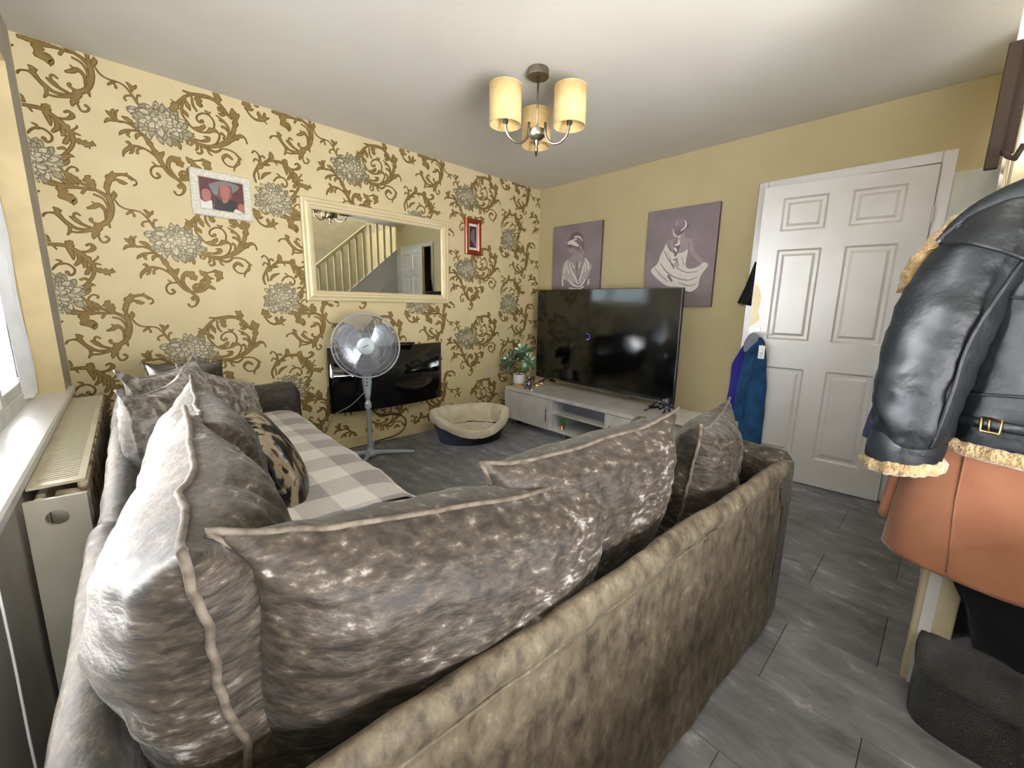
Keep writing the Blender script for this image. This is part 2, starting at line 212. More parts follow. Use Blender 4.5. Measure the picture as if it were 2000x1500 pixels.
WP='279,1694,4.6 293,1670,5.5 319,1656,4.7 350,1655,3.6 377,1648,4.1 396,1628,6.6 411,1602,8.3 426,1572,10;349,1652,4 331,1642,10.3 317,1628,4.7;338,1644,4 347,1634,5.6 347,1625,10.4;409,1630,8.2 406,1650,16.4 393,1664,5.7;408,1639,8.2 422,1650,12.4 429,1663,4.1;424,1586,7.5 408,1602,5.8 386,1599,5.7 374,1583,4.9 379,1575,8.2;425,1595,5 430,1614,5 439,1616,8.4;409,1437,11 388,1454,8.3 360,1461,6.6 339,1458,9.8 321,1474,17.8 305,1489,16 296,1496,5.6;324,1457,8.1 300,1456,14.4 283,1436,2.4;322,1479,10.5 319,1502,10.4 325,1513,3.2;331,1480,5.7 333,1504,6.5 343,1514,3.2;396,1460,8.4 380,1477,23.2 358,1486,8.2;436,1416,9.4 415,1428,7.6 389,1428,7.5 363,1419,12.4 343,1404,12.3 334,1391,2.5;378,1422,5 367,1402,10.8 374,1391,4.2;428,1415,6 407,1409,15.2 400,1389,5.1;482,1307,8.8 457,1330,7 429,1345,6.9 399,1350,8.5 376,1341,16.8 356,1323,15 343,1306,10.8 337,1283,1.7;377,1344,8.4 366,1360,15 356,1361,3.3;383,1335,8.4 375,1315,10.9 365,1305,3.4;421,1345,4.3 401,1334,7.6 397,1314,10.2;439,1412,19.7 461,1365,22.6 483,1317,22 502,1274,17.9 526,1234,15.4 557,1215,12 590,1217,12.1 621,1233,19.8 641,1266,25.5 648,1289,25.5 660,1303,14.2 676,1299,2.9;640,1255,14.2 659,1248,19.1 674,1238,11.5;622,1244,14.1 614,1272,20.6 623,1293,9.4;643,1286,17 640,1317,26.3 620,1334,20.5 612,1347,3.7;643,1333,4.7 674,1343,5.7 692,1347,23.9 707,1324,41.5 703,1303,24.2 693,1287,7.7;502,1266,5.4 466,1264,6.2 445,1241,6.1 446,1211,6.1 463,1199,7.1 480,1212,8 472,1223,13.3;472,1265,6.2 456,1281,3.5;488,1308,10.6 499,1331,22.2 512,1350,2.7;557,1215,9.2 532,1250,13.6 523,1280,16.2 532,1311,18 552,1329,22.7 571,1313,41.2 583,1293,23 586,1286,4.6;590,1214,5.6 604,1233,12.2 600,1258,12.1 584,1260,11.1 572,1242,13.8 581,1226,12.1 590,1242,9.3;541,1220,6.4 568,1200,8.3 582,1180,18.6 582,1154,11.2 567,1130,5.6 546,1125,5.5 537,1140,8.3;573,1190,9.3 559,1174,13.9 568,1164,3.7;632,1705,5.3 667,1702,11.5 710,1706,19.5 747,1710,17.5 783,1701,16.1 811,1676,18 832,1648,16.6 853,1624,6.7;794,1700,12.2 797,1726,32.4 783,1738,28.1 776,1745,8;818,1665,12.3 802,1656,24.5 790,1669,5.7;828,1647,9.9 807,1632,16.4 792,1636,4.1;666,1696,11.5 637,1678,9.9 613,1650,11.3 591,1631,5.2 571,1641,1.9;640,1675,6.9 622,1637,9.9 615,1602,9.9 617,1571,8.4 634,1547,5.4 649,1523,7 677,1509,11.8 706,1507,8 740,1514,5.7;638,1658,7.6 646,1632,21.5 654,1610,3.9;619,1604,7.6 634,1584,16.9 640,1571,4.6;669,1684,5.4 670,1644,10.1 685,1616,7.8;698,1698,15.6 699,1670,31.3 704,1647,11.8 714,1654,6.3;574,1566,3.7 577,1595,37.4 597,1625,22.5 620,1652,5.3;761,1546,5.7 764,1577,5.7 748,1606,5.6 719,1614,5.6 689,1596,5.5 680,1573,5.5 692,1558,7.9 706,1568,15.9;738,1615,4 735,1625,9.6 724,1629,3.2;742,1619,8 750,1630,4;728,1515,12.1 752,1533,24.3 778,1525,8.2 784,1501,5.8 765,1461,5.8 741,1445,3.3;663,1518,7.8 689,1521,23.7 712,1541,15.9 712,1551,4;684,1436,9.6 728,1434,14.6 775,1451,19 816,1474,17.6 850,1505,17.8 881,1531,25.6 906,1538,12.9 921,1524,5.2 925,1503,6.1;800,1466,8.3 844,1521,16.9 864,1571,21.1 874,1617,27.9 869,1651,37.8 864,1679,12.5;868,1620,6.7 890,1644,5.9 896,1661,5.1 884,1660,4.2;850,1636,12.5 856,1660,10 853,1667,2.5;776,1460,6.6 818,1497,10 834,1536,10.1 833,1571,10 815,1596,9.9 797,1610,8.2 778,1621,2.4;803,1497,5 809,1516,6.7 797,1524,14.9;827,1547,5 818,1562,12.5 803,1564,12.4;807,1594,8.2 794,1598,8.2;596,1479,11.5 632,1455,19.4 666,1439,17.4 698,1426,12 727,1417,10.6 756,1411,10.7 783,1429,6.6;661,1459,3.9 690,1454,8.8 720,1466,17.7 729,1482,13.7 705,1484,2.4;622,1457,7.7 625,1437,13.2 622,1419,3.1;639,1449,7.8 646,1430,10.2 635,1417,7;666,1435,7.9 669,1411,11.1 660,1396,4.8;686,1419,6.4 689,1394,10.4 675,1380,8 665,1385,6.4;716,1418,6.5 725,1395,8.1 737,1386,2;782,1436,5.8 817,1440,5.9 852,1431,6 874,1409,10.4 889,1397,2.2;875,1400,6.9 869,1372,15.6 849,1349,8.6 842,1320,2.2;846,1344,4.3 812,1345,5.1 791,1367,5.9 792,1389,14.2 814,1406,16.9 836,1391,11.1;536,1426,7.5 562,1416,49.3 582,1409,26.8 588,1386,9.2;635,1485,11.6 652,1478,11.7 657,1487,3.1;956,1282,8 948,1317,9.5 958,1348,10.3 979,1378,20 989,1401,17.6 988,1437,8 978,1459,4.8 961,1469,4.7 950,1456,7.1;989,1427,5.6 1002,1450,6.4 1015,1442,10.5;982,1411,4.8 964,1423,7.1 953,1405,5.5;991,1376,16.1 1012,1406,12.1 1045,1430,10.6 1085,1435,14.1 1125,1433,16.8 1153,1413,17 1180,1389,21.5 1199,1363,23.5 1210,1335,19.3 1208,1299,13.2 1192,1265,12.3 1165,1233,7.8 1145,1224,6;1011,1414,4 1042,1442,5.7 1056,1462,34.3 1051,1484,4.1;1125,1428,12.6 1141,1451,32.1 1148,1457,4.2;1016,1399,12.1 1035,1403,9.8 1043,1401,2.5;1077,1430,8.3 1087,1411,2.5;1165,1408,5.1 1198,1411,9.5 1223,1432,18.3 1212,1451,9.5 1197,1443,6.9;1129,1421,16.8 1139,1393,18.7 1141,1366,6;1160,1398,12.8 1164,1364,18.9 1145,1338,11.1;1181,1368,12.9 1180,1337,19 1173,1327,3.5;1197,1328,13.1 1182,1298,17.4 1173,1292,3.5;1210,1359,4.4 1230,1379,5.3 1233,1390,3.5;1214,1353,10.5 1239,1347,3.5;1211,1322,8.8 1239,1314,26.6 1265,1310,24.2 1283,1316,13.5 1290,1309,2.7;1261,1314,8.9 1268,1291,3.6;1274,1312,6.3 1282,1329,2.7;989,1309,6.5 1009,1339,17 1045,1357,4.1;1059,1308,5.8 1082,1336,6.7 1114,1341,5.9 1137,1320,6 1136,1296,6 1120,1282,6.8 1110,1297,15.2;1094,1338,8.4 1093,1353,8.4 1079,1359,2.5;975,1302,5.6 974,1335,6.4 970,1351,2.4;1154,1262,8.6 1171,1270,8.7 1175,1266,10.4;1163,1216,21 1187,1237,18.6 1205,1235,2.6;1167,1193,16.9 1179,1206,12.7 1186,1216,2.5;1144,1178,8.4 1162,1148,10.2 1188,1124,12.9 1222,1106,11.4 1261,1088,11.6 1294,1069,15.5 1314,1041,21.2 1315,994,21.3 1299,943,20.4 1272,913,20.2 1242,887,29.1 1214,876,15.3 1173,878,10.6 1146,895,17.3 1127,917,14.6 1112,940,18.7 1091,944,5 1070,938,5 1060,924,8.3;1092,1089,24.7 1126,1084,14.3 1154,1079,12.8 1198,1086,11.3 1242,1084,8.9 1261,1086,8.9;1139,1133,5 1157,1107,21.2 1187,1091,4.3;1172,1140,5.1 1172,1165,5.1 1191,1184,5.1 1209,1178,6 1207,1168,6.9;1183,1147,6 1195,1125,19 1215,1122,3.5;1262,1093,8.9 1249,1116,37.2 1241,1140,26.4 1250,1152,7.1;1256,1123,8.9 1266,1130,3.6;1147,1080,25.4 1142,1055,38.2 1154,1027,38.5 1179,1022,30.3 1174,996,3.5;1225,1081,8.8 1213,1061,10.5;1256,1062,7.2 1287,1047,7.3 1302,1007,7.4 1297,964,9.2;1287,941,6.5 1288,989,11 1268,1012,18.1 1247,998,18 1225,988,8.9;1263,1006,9 1244,1023,2.7;1277,921,7.4 1249,912,9.1 1227,925,9 1231,934,11.7;1223,890,9 1194,902,11.5 1173,921,19.3 1155,934,6.1;1175,924,5.3 1168,944,7 1178,956,7 1190,947,7;1145,892,8.7 1146,864,10.4 1136,843,6.1;1149,859,6.1 1178,859,7.1 1217,871,9;1117,936,6 1112,960,21.2 1102,971,4.2;1117,951,5.9 1125,960,6.8;1248,878,27.4 1234,855,22.7 1228,835,7.3;1246,854,5.5 1257,820,6.5 1277,822,6.5 1288,840,6.5 1278,849,11.1;1293,921,13.9 1298,900,4.7;1315,1052,13.8 1310,1093,13.7 1319,1136,21 1337,1171,32.1;1323,1048,9.2 1334,1076,21.3 1334,1092,4.6;1305,1103,15.7 1315,1132,20.5 1334,1171,28.8 1359,1183,11.8 1390,1188,12 1413,1177,8.5 1430,1164,4.3 1430,1148,5 1418,1139,5;1335,1183,10.3 1341,1196,2.1;1350,1159,3.5 1373,1146,23.1 1393,1145,1.8;1390,1190,4.9 1397,1200,1.8;1404,1175,7.1 1415,1165,2.9;929,1109,12.1 944,1082,47.1 957,1063,24.5 977,1068,4.1;938,1056,4.1 960,1025,8.2 992,1011,10.8 1026,1028,25.3 1063,1042,3.4;1014,1028,12.6 1005,1049,20.9 1004,1062,4.2;1030,1035,12.6 1038,1058,12.7 1035,1066,2.5;1027,1026,8.4 1046,1003,3.4;980,1105,4.1 991,1090,5.8 1005,1092,6.6;1135,1175,8.6 1167,1149,10.5 1204,1133,6.2;1101,1103,10.3 1141,1089,13.1 1188,1088,10.7;1127,1121,6.9 1140,1134,7 1132,1137,4.3;1162,1144,6.1 1177,1115,17.7 1202,1101,6.2'
# ---------------------------------------------------------------- materials
M = {}
M['ceil'] = mat('ceiling paint', (208, 206, 196), .9, c2=(202, 199, 188), scale=1.6, bump=.04, bscale=40)
M['cream'] = mat('cream wall paint', (206, 193, 154), .85, c2=(199, 185, 146), scale=2.2, bump=.05, bscale=55)
M['paper'] = mat('wallpaper ground', (222, 207, 166), .75, spec=.25, c2=(215, 199, 157), scale=5, bump=.1, bscale=130)
M['greywall'] = mat('grey wall paint', (190, 186, 178), .85)
M['stairwall'] = mat('stairwell wall paint', (176, 166, 142), .85)
M['white'] = mat('white gloss paint', (226, 226, 229), .4, c2=(216, 215, 214), scale=3)
M['whitepatch'] = mat('white primer patch', (226, 230, 226), .8)
M['skirt'] = mat('cream gloss skirting', (222, 206, 162), .4)
M['upvc'] = mat('white upvc', (244, 246, 248), .3)
M['sill'] = mat('marbled sill laminate', (240, 241, 243), .3, c2=(214, 216, 220), scale=3.5, dist=2.0, ramp=(.5, .75), stretch=(1, .4, 1))
M['reveal'] = mat('cream reveal paint', (226, 208, 162), .85)
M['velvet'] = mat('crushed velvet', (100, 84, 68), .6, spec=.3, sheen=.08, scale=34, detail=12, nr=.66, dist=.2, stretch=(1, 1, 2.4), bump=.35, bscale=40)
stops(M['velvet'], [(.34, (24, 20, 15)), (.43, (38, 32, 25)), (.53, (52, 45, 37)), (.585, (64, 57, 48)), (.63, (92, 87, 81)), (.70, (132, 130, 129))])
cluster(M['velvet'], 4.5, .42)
M['piping'] = mat('velvet piping', (60, 52, 43), .7, spec=.2, c2=(92, 84, 74), scale=44, sheen=.08, bump=.2)
M['silver'] = mat('silver crushed velvet', (150, 142, 134), .6, spec=.3, sheen=.3, scale=26, detail=10, nr=.66, dist=.3, bump=.4, bscale=50)
stops(M['silver'], [(.36, (72, 65, 57)), (.45, (108, 101, 93)), (.53, (142, 137, 131)), (.60, (180, 177, 173))])
M['backcloth'] = mat('flat velvet', (133, 119, 99), .7, spec=.25, sheen=.05, scale=30, detail=12, nr=.66, dist=.2, stretch=(1, 1, .6), bump=.25, bscale=26)
stops(M['backcloth'], [(.34, (46, 39, 30)), (.42, (64, 56, 44)), (.51, (78, 69, 55)), (.60, (88, 80, 65)), (.68, (108, 101, 87))])
cluster(M['backcloth'], 3.5, .3)
M['slate'] = mat('slate vinyl', (70, 69, 69), .55, c2=(52, 51, 50), scale=9, detail=12, dist=.35, nr=.66, stretch=(1.4, .6, 1), bump=.12, bscale=24, rnd=.16, spec=.4)
stops(M['slate'], [(.30, (78, 78, 78)), (.44, (102, 102, 104)), (.57, (116, 116, 120)), (.64, (140, 139, 142)), (.70, (178, 175, 172))])
M['grout'] = mat('vinyl joint', (38, 37, 36), .8)
M['carpet'] = mat('dark stair carpet', (32, 28, 24), .95, c2=(22, 20, 18), scale=80, bump=.6, bscale=200)
M['black'] = mat('black plastic', (14, 14, 16), .35)
M['screen'] = mat('screen glass', (7, 8, 9), .1, spec=.6)
M['fireglass'] = mat('black fire glass', (10, 9, 10), .06, spec=.7)
M['ember'] = mat('fire bed behind glass', (52, 16, 16), .3)
M['gloss'] = mat('white gloss board', (236, 238, 241), .12, coat=.4)
M['gloss_in'] = mat('white inner board', (228, 230, 236), .35)
M['alu'] = mat('brushed aluminium', (180, 182, 186), .3, 1.0)
M['nickel'] = mat('brushed nickel', (140, 132, 116), .38, 1.0, c2=(122, 114, 98), scale=20)
M['shade'] = mat('parchment shade', (232, 205, 150), .8, c2=(224, 192, 132), scale=30, bump=.1, bscale=160)
for n_ in ('shade',):
    b_ = M[n_].node_tree.nodes['Principled BSDF']; b_.inputs['Subsurface Weight'].default_value = .25; b_.inputs['Subsurface Radius'].default_value = (.02, .015, .008)
M['shadein'] = mat('shade lining', (236, 204, 120), .6)
M['fangrey'] = mat('grey fan plastic', (158, 168, 178), .4)
M['fanlight'] = mat('pale fan plastic', (186, 200, 208), .35)
M['wire'] = mat('fan wire', (176, 182, 190), .35, .3)
M['blade'] = mat('tinted blade plastic', (122, 124, 134), .6, spec=.25)
M['tub'] = mat('dark navy plastic', (22, 23, 32), .5, spec=.25)
M['fleece'] = mat('cream fleece', (232, 226, 208), .9, c2=(214, 204, 184), scale=9, bump=.5, bscale=60, sheen=.5)
M['fluff'] = mat('beige fluffy pad', (222, 208, 180), .95, c2=(200, 184, 154), scale=20, bump=.8, bscale=80, sheen=.6)
M['frame'] = mat('ivory frame paint', (228, 214, 176), .5, c2=(220, 204, 160), scale=6)
M['mirror'] = mat('mirror silver', (225, 230, 226), .015, 1.0, c2=(225, 230, 226))
M['picwhite'] = mat('white carved frame', (236, 234, 222), .55, c2=(206, 202, 186), scale=90, bump=.7, bscale=110)
M['redwood'] = mat('mahogany frame', (148, 62, 24), .35, c2=(110, 34, 14), scale=6, stretch=(1, 1, .2))
M['canvas'] = mat('mauve grey canvas', (134, 122, 126), .8, c2=(120, 108, 112), scale=5, bump=.15, bscale=300)
M['canvas_side'] = mat('dark canvas edge', (84, 68, 72), .8)
def flat(name, c, rough=.75): return mat(name, c, rough, c2=tuple(v * .96 for v in c), scale=40)
INK = {'W': flat('white paint', (232, 228, 224)), 'G': flat('pale grey paint', (178, 172, 172)), 'D': flat('dark umber paint', (52, 38, 40)),
       'S': flat('grey flesh paint', (160, 148, 150)), 'M': flat('mid grey paint', (116, 104, 108)), 'B': flat('blue grey print', (128, 126, 130), .3),
       'K': flat('dark brown print', (74, 38, 34), .3), 'T': flat('brown print', (120, 78, 72), .3), 'F': flat('skin print', (176, 112, 100), .3), 'N': flat('black print', (26, 26, 28), .3),
       'R': flat('maroon print', (92, 44, 48), .3)}
M['leather'] = mat('black leather', (10, 13, 15), .5, c2=(15, 18, 21), scale=9, bump=.5, bscale=26, spec=.22)
M['shear'] = mat('shearling pile', (170, 146, 106), .95, c2=(140, 114, 76), scale=60, bump=1.0, bscale=120, sheen=.6)
M['camel'] = mat('camel wool', (146, 98, 72), .9, c2=(136, 88, 62), scale=9, bump=.12, bscale=220, sheen=.3)
M['blackcloth'] = mat('black cloth', (10, 10, 12), .95, spec=.1)
M['navy'] = mat('navy cloth', (16, 17, 32), .9, spec=.15)
M['royal'] = mat('royal blue cloth', (22, 18, 92), .8, spec=.2)
M['denim'] = mat('blue denim', (32, 70, 106), .9, spec=.2, c2=(20, 50, 82), scale=12, detail=6, bump=.2, bscale=220)
M['hood'] = mat('grey jersey', (140, 150, 168), .9, bump=.2, bscale=200)
M['card'] = mat('white card', (240, 242, 244), .5)
M['brasst'] = mat('antique brass', (150, 126, 78), .35, 1.0)
M['newel'] = mat('newel paint', (206, 194, 164), .5)
M['dkwood'] = mat('dark stained wood', (34, 24, 14), .8, spec=.15, c2=(22, 15, 9), scale=5, stretch=(1, 1, .2), dist=1.5)
M['leaf'] = mat('monstera leaf', (58, 84, 52), .5, c2=(84, 108, 76), scale=14)
M['leafpale'] = mat('leaf rib', (134, 164, 140), .5)
M['stem'] = mat('plant stem', (96, 84, 44), .6)
M['grass'] = mat('plastic grass', (52, 110, 34), .6, c2=(80, 140, 44), scale=30)
M['copper'] = mat('copper pot', (140, 100, 70), .3, 1.0)
M['potwood'] = mat('pale wood stand', (206, 158, 110), .6)
M['soil'] = mat('soil', (40, 32, 24), .95)
M['ceramic'] = mat('white ceramic', (238, 238, 240), .3)
M['rad'] = mat('cream radiator enamel', (226, 220, 198), .4, c2=(208, 198, 168), scale=6)
M['radside'] = mat('grey cream enamel', (196, 192, 178), .45, c2=(178, 172, 156), scale=4)
M['rust'] = mat('rusty enamel', (216, 206, 178), .6, c2=(122, 66, 40), scale=14, detail=7, dist=1.2, ramp=(.50, .62), bump=.3)
M['dark'] = mat('dark void', (20, 18, 16), .9)
M['socket'] = mat('socket plastic', (226, 212, 196), .35)
M['art'] = mat('printed satin', (10, 10, 14), .3, scale=4, dist=2.5, spec=.6)
stops(M['art'], [(.50, (9, 9, 13)), (.515, (60, 48, 36)), (.54, (150, 138, 116)), (.62, (160, 148, 128)), (.635, (96, 34, 30)), (.65, (14, 12, 16))])
M['glass'] = mat('window glass', (255, 255, 255), .0)
b_ = M['glass'].node_tree.nodes['Principled BSDF']; b_.inputs['Transmission Weight'].default_value = 1.0; b_.inputs['IOR'].default_value = 1.02
M['glow'] = mat('loading ring pixels', (60, 50, 160), .5, emit=(110, 90, 255), estr=.12)
def checks():
    m = bpy.data.materials.new('check fleece'); m.use_nodes = True; nt = m.node_tree; N = nt.nodes; L = nt.links; b = N['Principled BSDF']
    b.inputs['Roughness'].default_value = .95; b.inputs['Sheen Weight'].default_value = .4
    uv = N.new('ShaderNodeUVMap'); sx = N.new('ShaderNodeSeparateXYZ'); L.new(uv.outputs[0], sx.inputs[0]); s = []
    for ax in (0, 1):
        a = N.new('ShaderNodeMath'); a.operation = 'FRACT'; d = N.new('ShaderNodeMath'); d.operation = 'MULTIPLY'; d.inputs[1].default_value = 1 / (.25 if ax == 0 else .27)
        L.new(sx.outputs[ax], d.inputs[0]); L.new(d.outputs[0], a.inputs[0]); g = N.new('ShaderNodeMath'); g.operation = 'GREATER_THAN'; g.inputs[1].default_value = .5; L.new(a.outputs[0], g.inputs[0]); s.append(g)
    ad = N.new('ShaderNodeMath'); ad.operation = 'ADD'; L.new(s[0].outputs[0], ad.inputs[0]); L.new(s[1].outputs[0], ad.inputs[1])
    dv = N.new('ShaderNodeMath'); dv.operation = 'MULTIPLY'; dv.inputs[1].default_value = .5; L.new(ad.outputs[0], dv.inputs[0])
    cr = N.new('ShaderNodeValToRGB'); cr.color_ramp.interpolation = 'CONSTANT'
    e = cr.color_ramp.elements; e[0].color = lin((238, 235, 232)); e[1].position = .45; e[1].color = lin((206, 202, 201)); k = e.new(.9); k.color = lin((160, 155, 158))
    L.new(dv.outputs[0], cr.inputs[0])
    no = N.new('ShaderNodeTexNoise'); no.inputs['Scale'].default_value = 160; tc = N.new('ShaderNodeTexCoord'); L.new(tc.outputs['Object'], no.inputs['Vector'])
    mx = N.new('ShaderNodeMix'); mx.data_type = 'RGBA'; mx.blend_type = 'OVERLAY'; mx.inputs[0].default_value = .35; L.new(cr.outputs[0], mx.inputs[6]); L.new(no.outputs['Fac'], mx.inputs[7])
    L.new(mx.outputs[2], b.inputs['Base Color']); bp = N.new('ShaderNodeBump'); bp.inputs['Strength'].default_value = .5; bp.inputs['Distance'].default_value = .004
    L.new(no.outputs['Fac'], bp.inputs['Height']); L.new(bp.outputs[0], b.inputs['Normal']); return m
M['check'] = checks()
# ---------------------------------------------------------------- room shell
W, H, YS = 3.6, 2.396, -3.335
floor = struct(MB().box(-.3, W + .9, -4.6, .02, -.12, -.004).build('floor', M['grout']))
k_ = 0
rows = []
x = 1.625
while x > 0.02: x -= .335
i_ = 0
while x < 3.62:
    col = round((x - 1.625) / .335); y = -3.0 + (-.265 if col % 2 else 0) - 1.30
    while y < 0:
        x0, x1, y0, y1 = max(x, .0), min(x + .335, W), max(y, -4.2), min(y + .65, 0)
        if x1 - x0 > .02 and y1 - y0 > .02:
            MB().box(x0 + .0008, x1 - .0008, y0 + .0008, y1 - .0008, -.005, 0, .0012).build('tile', M['slate'], floor)
        y += .65
    x += .335
ceiling = struct(MB().box(-.3, W + .1, YS, .1, H, H + .1).box(-.3, 1.9, -4.6, YS, H, H + .1).build('ceiling', M['ceil']))
wb = struct(MB().box(-.3, W + .1, 0, .1, -.1, H).build('wall_back', M['paper']))
# window wall
y0w, y1w, z0w, z1w = -2.75, -.3, .705, 2.16
wl_ = struct(MB().box(-.3, 0, y1w, 0, -.1, H).box(-.3, 0, -4.6, y0w, -.1, H).box(-.3, 0, y0w, y1w, -.1, z0w - .03).box(-.3, 0, y0w, y1w, z1w, H).build('wall_left', M['greywall']))
MB().box(-.09, .0005, y1w - .003, y1w, z0w, z1w).box(-.09, .0005, y0w, y0w + .003, z0w, z1w).box(-.09, .0005, y0w, y1w, z1w - .003, z1w).build('reveal', M['reveal'], wl_)
win = struct(MB().box(-.17, -.10, y0w, y1w, z0w, z0w + .06, .004).box(-.17, -.10, y0w, y1w, z1w - .06, z1w, .004).box(-.17, -.10, y0w, y0w + .06, z0w + .06, z1w - .06, .004)
             .box(-.17, -.10, y1w - .05, y1w, z0w + .06, z1w - .06, .004).build('window_1', M['upvc']))
edges = [y1w - .05, -.98, -1.98, y0w + .06]
for a, b in zip(edges[:-1], edges[1:]):
    MB().box(-.165, -.115, b + .002, b + .05, z0w + .06, z1w - .06, .004).build('mullion', M['upvc'], win)
    s_ = MB().box(-.155, -.105, b + .05, a, z0w + .06, z0w + .10, .004).box(-.155, -.105, b + .05, a, z1w - .10, z1w - .06, .004).box(-.155, -.105, b + .05, b + .09, z0w + .1, z1w - .1, .004).box(-.155, -.105, a - .04, a, z0w + .1, z1w - .1, .004).build('sash', M['upvc'], win)
    MB().box(-.133, -.127, b + .09, a - .04, z0w + .1, z1w - .1).build('pane', M['glass'], s_)
MB().box(-.10, .02, y0w - .1, -.135, z0w - .022, z0w + .011, .006).build('window_sill', M['sill'], win)
MB().box(-.105, -.085, y1w - .03, y1w - .004, z0w + .012, z1w - .004, .003).build('trim', M['cream'], win)
# front (camera side) wall, behind the stairs and the hall end
wf = struct(MB().box(-.3, W + .1, -4.6, -4.5, -.1, 4.6).build('wall_front', M['stairwall']))
struct(MB().box(1.75, W + .1, YS - .02, YS, H + .1, 4.6).box(1.80, 1.9, -4.5, YS, H, 4.6).box(W, W + .1, -4.5, YS, H, 4.6).box(1.8, W + .1, -4.6, YS, 4.6, 4.7).build('trim_1', M['stairwall']))
# right wall with door opening
dy0, dy1, dz = -3.105, -2.245, 2.005
wr = struct(MB().box(W, W + .1, dy1, 0, -.1, H).box(W, W + .1, -4.6, dy0, -.1, H).box(W, W + .1, dy0, dy1, dz, H).build('wall_right', M['cream']))
MB().box(W - .004, W, YS, dy0 - .061, .0, 1.945).build('paint_patch', M['whitepatch'], wr)
struct(MB().box(W + .1, W + .9, dy0 - .3, dy0 - .2, -.1, H).box(W + .1, W + .9, dy1 + .2, dy1 + .3, -.1, H).box(W + .8, W + .9, dy0 - .2, dy1 + .2, -.1, H).box(W + .1, W + .9, dy0 - .2, dy1 + .2, H, H + .1).build('wall_hall', M['cream']))
fr = MB()
fr.box(W - .016, W + .1, dy0 - .06, dy0, 0, dz + .06, .004); fr.box(W - .016, W + .1, dy1, dy1 + .06, 0, dz + .06, .004); fr.box(W - .016, W + .1, dy0, dy1, dz, dz + .06, .004)
struct(fr.build('trim_2', M['white']))
sk = struct(MB().box(1.03, W, -.018, 0, 0, .085, .004).build('baseboard_back', M['skirt']))
struct(MB().box(W - .016, W, -2.18, -.02, 0, .085, .004).build('baseboard_right', M['skirt']))
struct(MB().box(W - .016, W, YS, dy0 - .062, 0, .085, .004).build('baseboard_corner', M['white']))
# door leaf (slightly ajar), hinged on its right edge
door = struct(empty('door_1', (W - .012, dy0 + .004, .006), rot=(0, 0, R(6.6))))
LW, LH, T = .842, 1.985, .038
pan = [(.115, .36, 1.695, 1.905), (.478, .725, 1.695, 1.905), (.115, .36, .98, 1.578), (.478, .725, .98, 1.578), (.115, .36, .187, .79), (.478, .725, .187, .79)]
pan = [(LW - b - .0, LW - a, z0, z1) for a, b, z0, z1 in pan]     # measured from the latch edge
ys = sorted({0, LW} | {p[0] for p in pan} | {p[1] for p in pan}); zs = sorted({0, LH} | {p[2] for p in pan} | {p[3] for p in pan})
lf = MB()
for a, b in zip(ys[:-1], ys[1:]):
    for c, d in zip(zs[:-1], zs[1:]):
        inside = any(p[0] - 1e-6 <= a and b <= p[1] + 1e-6 and p[2] - 1e-6 <= c and d <= p[3] + 1e-6 for p in pan)
        if not inside: lf.box(-T, 0, a, b, c, d)
lf.build('leaf', M['white'], door)
for a, b, c, d in pan:
    P = []
    for off, dx in ((0, 0), (.012, .008), (.03, .008), (.045, .002)):
        P.append([(-T + dx, a + off, c + off), (-T + dx, b - off, c + off), (-T + dx, b - off, d - off), (-T + dx, a + off, d - off)])
    m_ = MB().grid(P, closed_u=True); m_.f.append((12, 13, 14, 15))
    m_.box(-T + .012, 0, a, b, c, d).build('door_panel', M['white'], door)
for z in (.25, 1.72): MB().lathe([(.005, z - .045), (.006, z - .04), (.006, z + .04), (.005, z + .045)], (-T - .003, -.003, 0), 10).build('hinge', M['white'], door, True)
h_ = MB().box(-T - .008, -T, LW - .075, LW - .03, .93, 1.06, .002)
h_.tube([(-T - .005, LW - .05, 1.02), (-T - .045, LW - .05, 1.02), (-T - .05, LW - .07, 1.02), (-T - .05, LW - .16, 1.015)], .008, 8)
h_.build('door_handle', M['upvc'], door, True, angle=40)
MB().box(-T - .0005, .0005, LW, LW + .0012, 0, LH).build('leaf_edge', M['skirt'], door)
fl_ = MB(); pp = cr_spline([(LW - .002, 1.36), (LW - .03, 1.34), (LW - .055, 1.25), (LW - .045, 1.17), (LW - .06, 1.12), (LW - .03, 1.08), (LW - .002, 1.06)], 4)
fl_.add([(-T - .0006, a, b) for a, b in pp], [tuple(range(len(pp)))]); fl_.build('bare_patch', M['frame'], door)
# ---------------------------------------------------------------- wallpaper print (thin raised ink on the back wall)
WPo = mat('wallpaper dark gold', (112, 88, 46), .65, spec=.3, c2=(98, 76, 38), scale=30); WPf = mat('wallpaper gold', (146, 122, 72), .65, spec=.3, c2=(130, 106, 58), scale=26)
FLd = mat('flower grey', (116, 106, 80), .6, c2=(100, 90, 66), scale=20); FLm = mat('flower sage', (170, 160, 130), .6, c2=(152, 142, 112), scale=26); FLl = mat('flower cream', (206, 198, 170), .6, c2=(190, 180, 150), scale=26)
def clip(p, x0=.002, x1=W - .002, z0=.088, z1=H - .002): return (min(max(p[0], x0), x1), min(max(p[1], z0), z1))
def dead(pts): 
    return all(p[0] <= .0021 for p in pts) or all(p[0] >= W - .0021 for p in pts) or all(p[1] >= H - .0021 for p in pts) or all(p[1] <= .0881 for p in pts)
strokes = [[tuple(float(v) / 1000 for v in q.split(',')) for q in s.split()] for s in WP.split(';')]
cells = [(i * 1.055, j * .648) for i in range(-2, 4) for j in range(-2, 3)]
o_, f_ = MB(), MB()
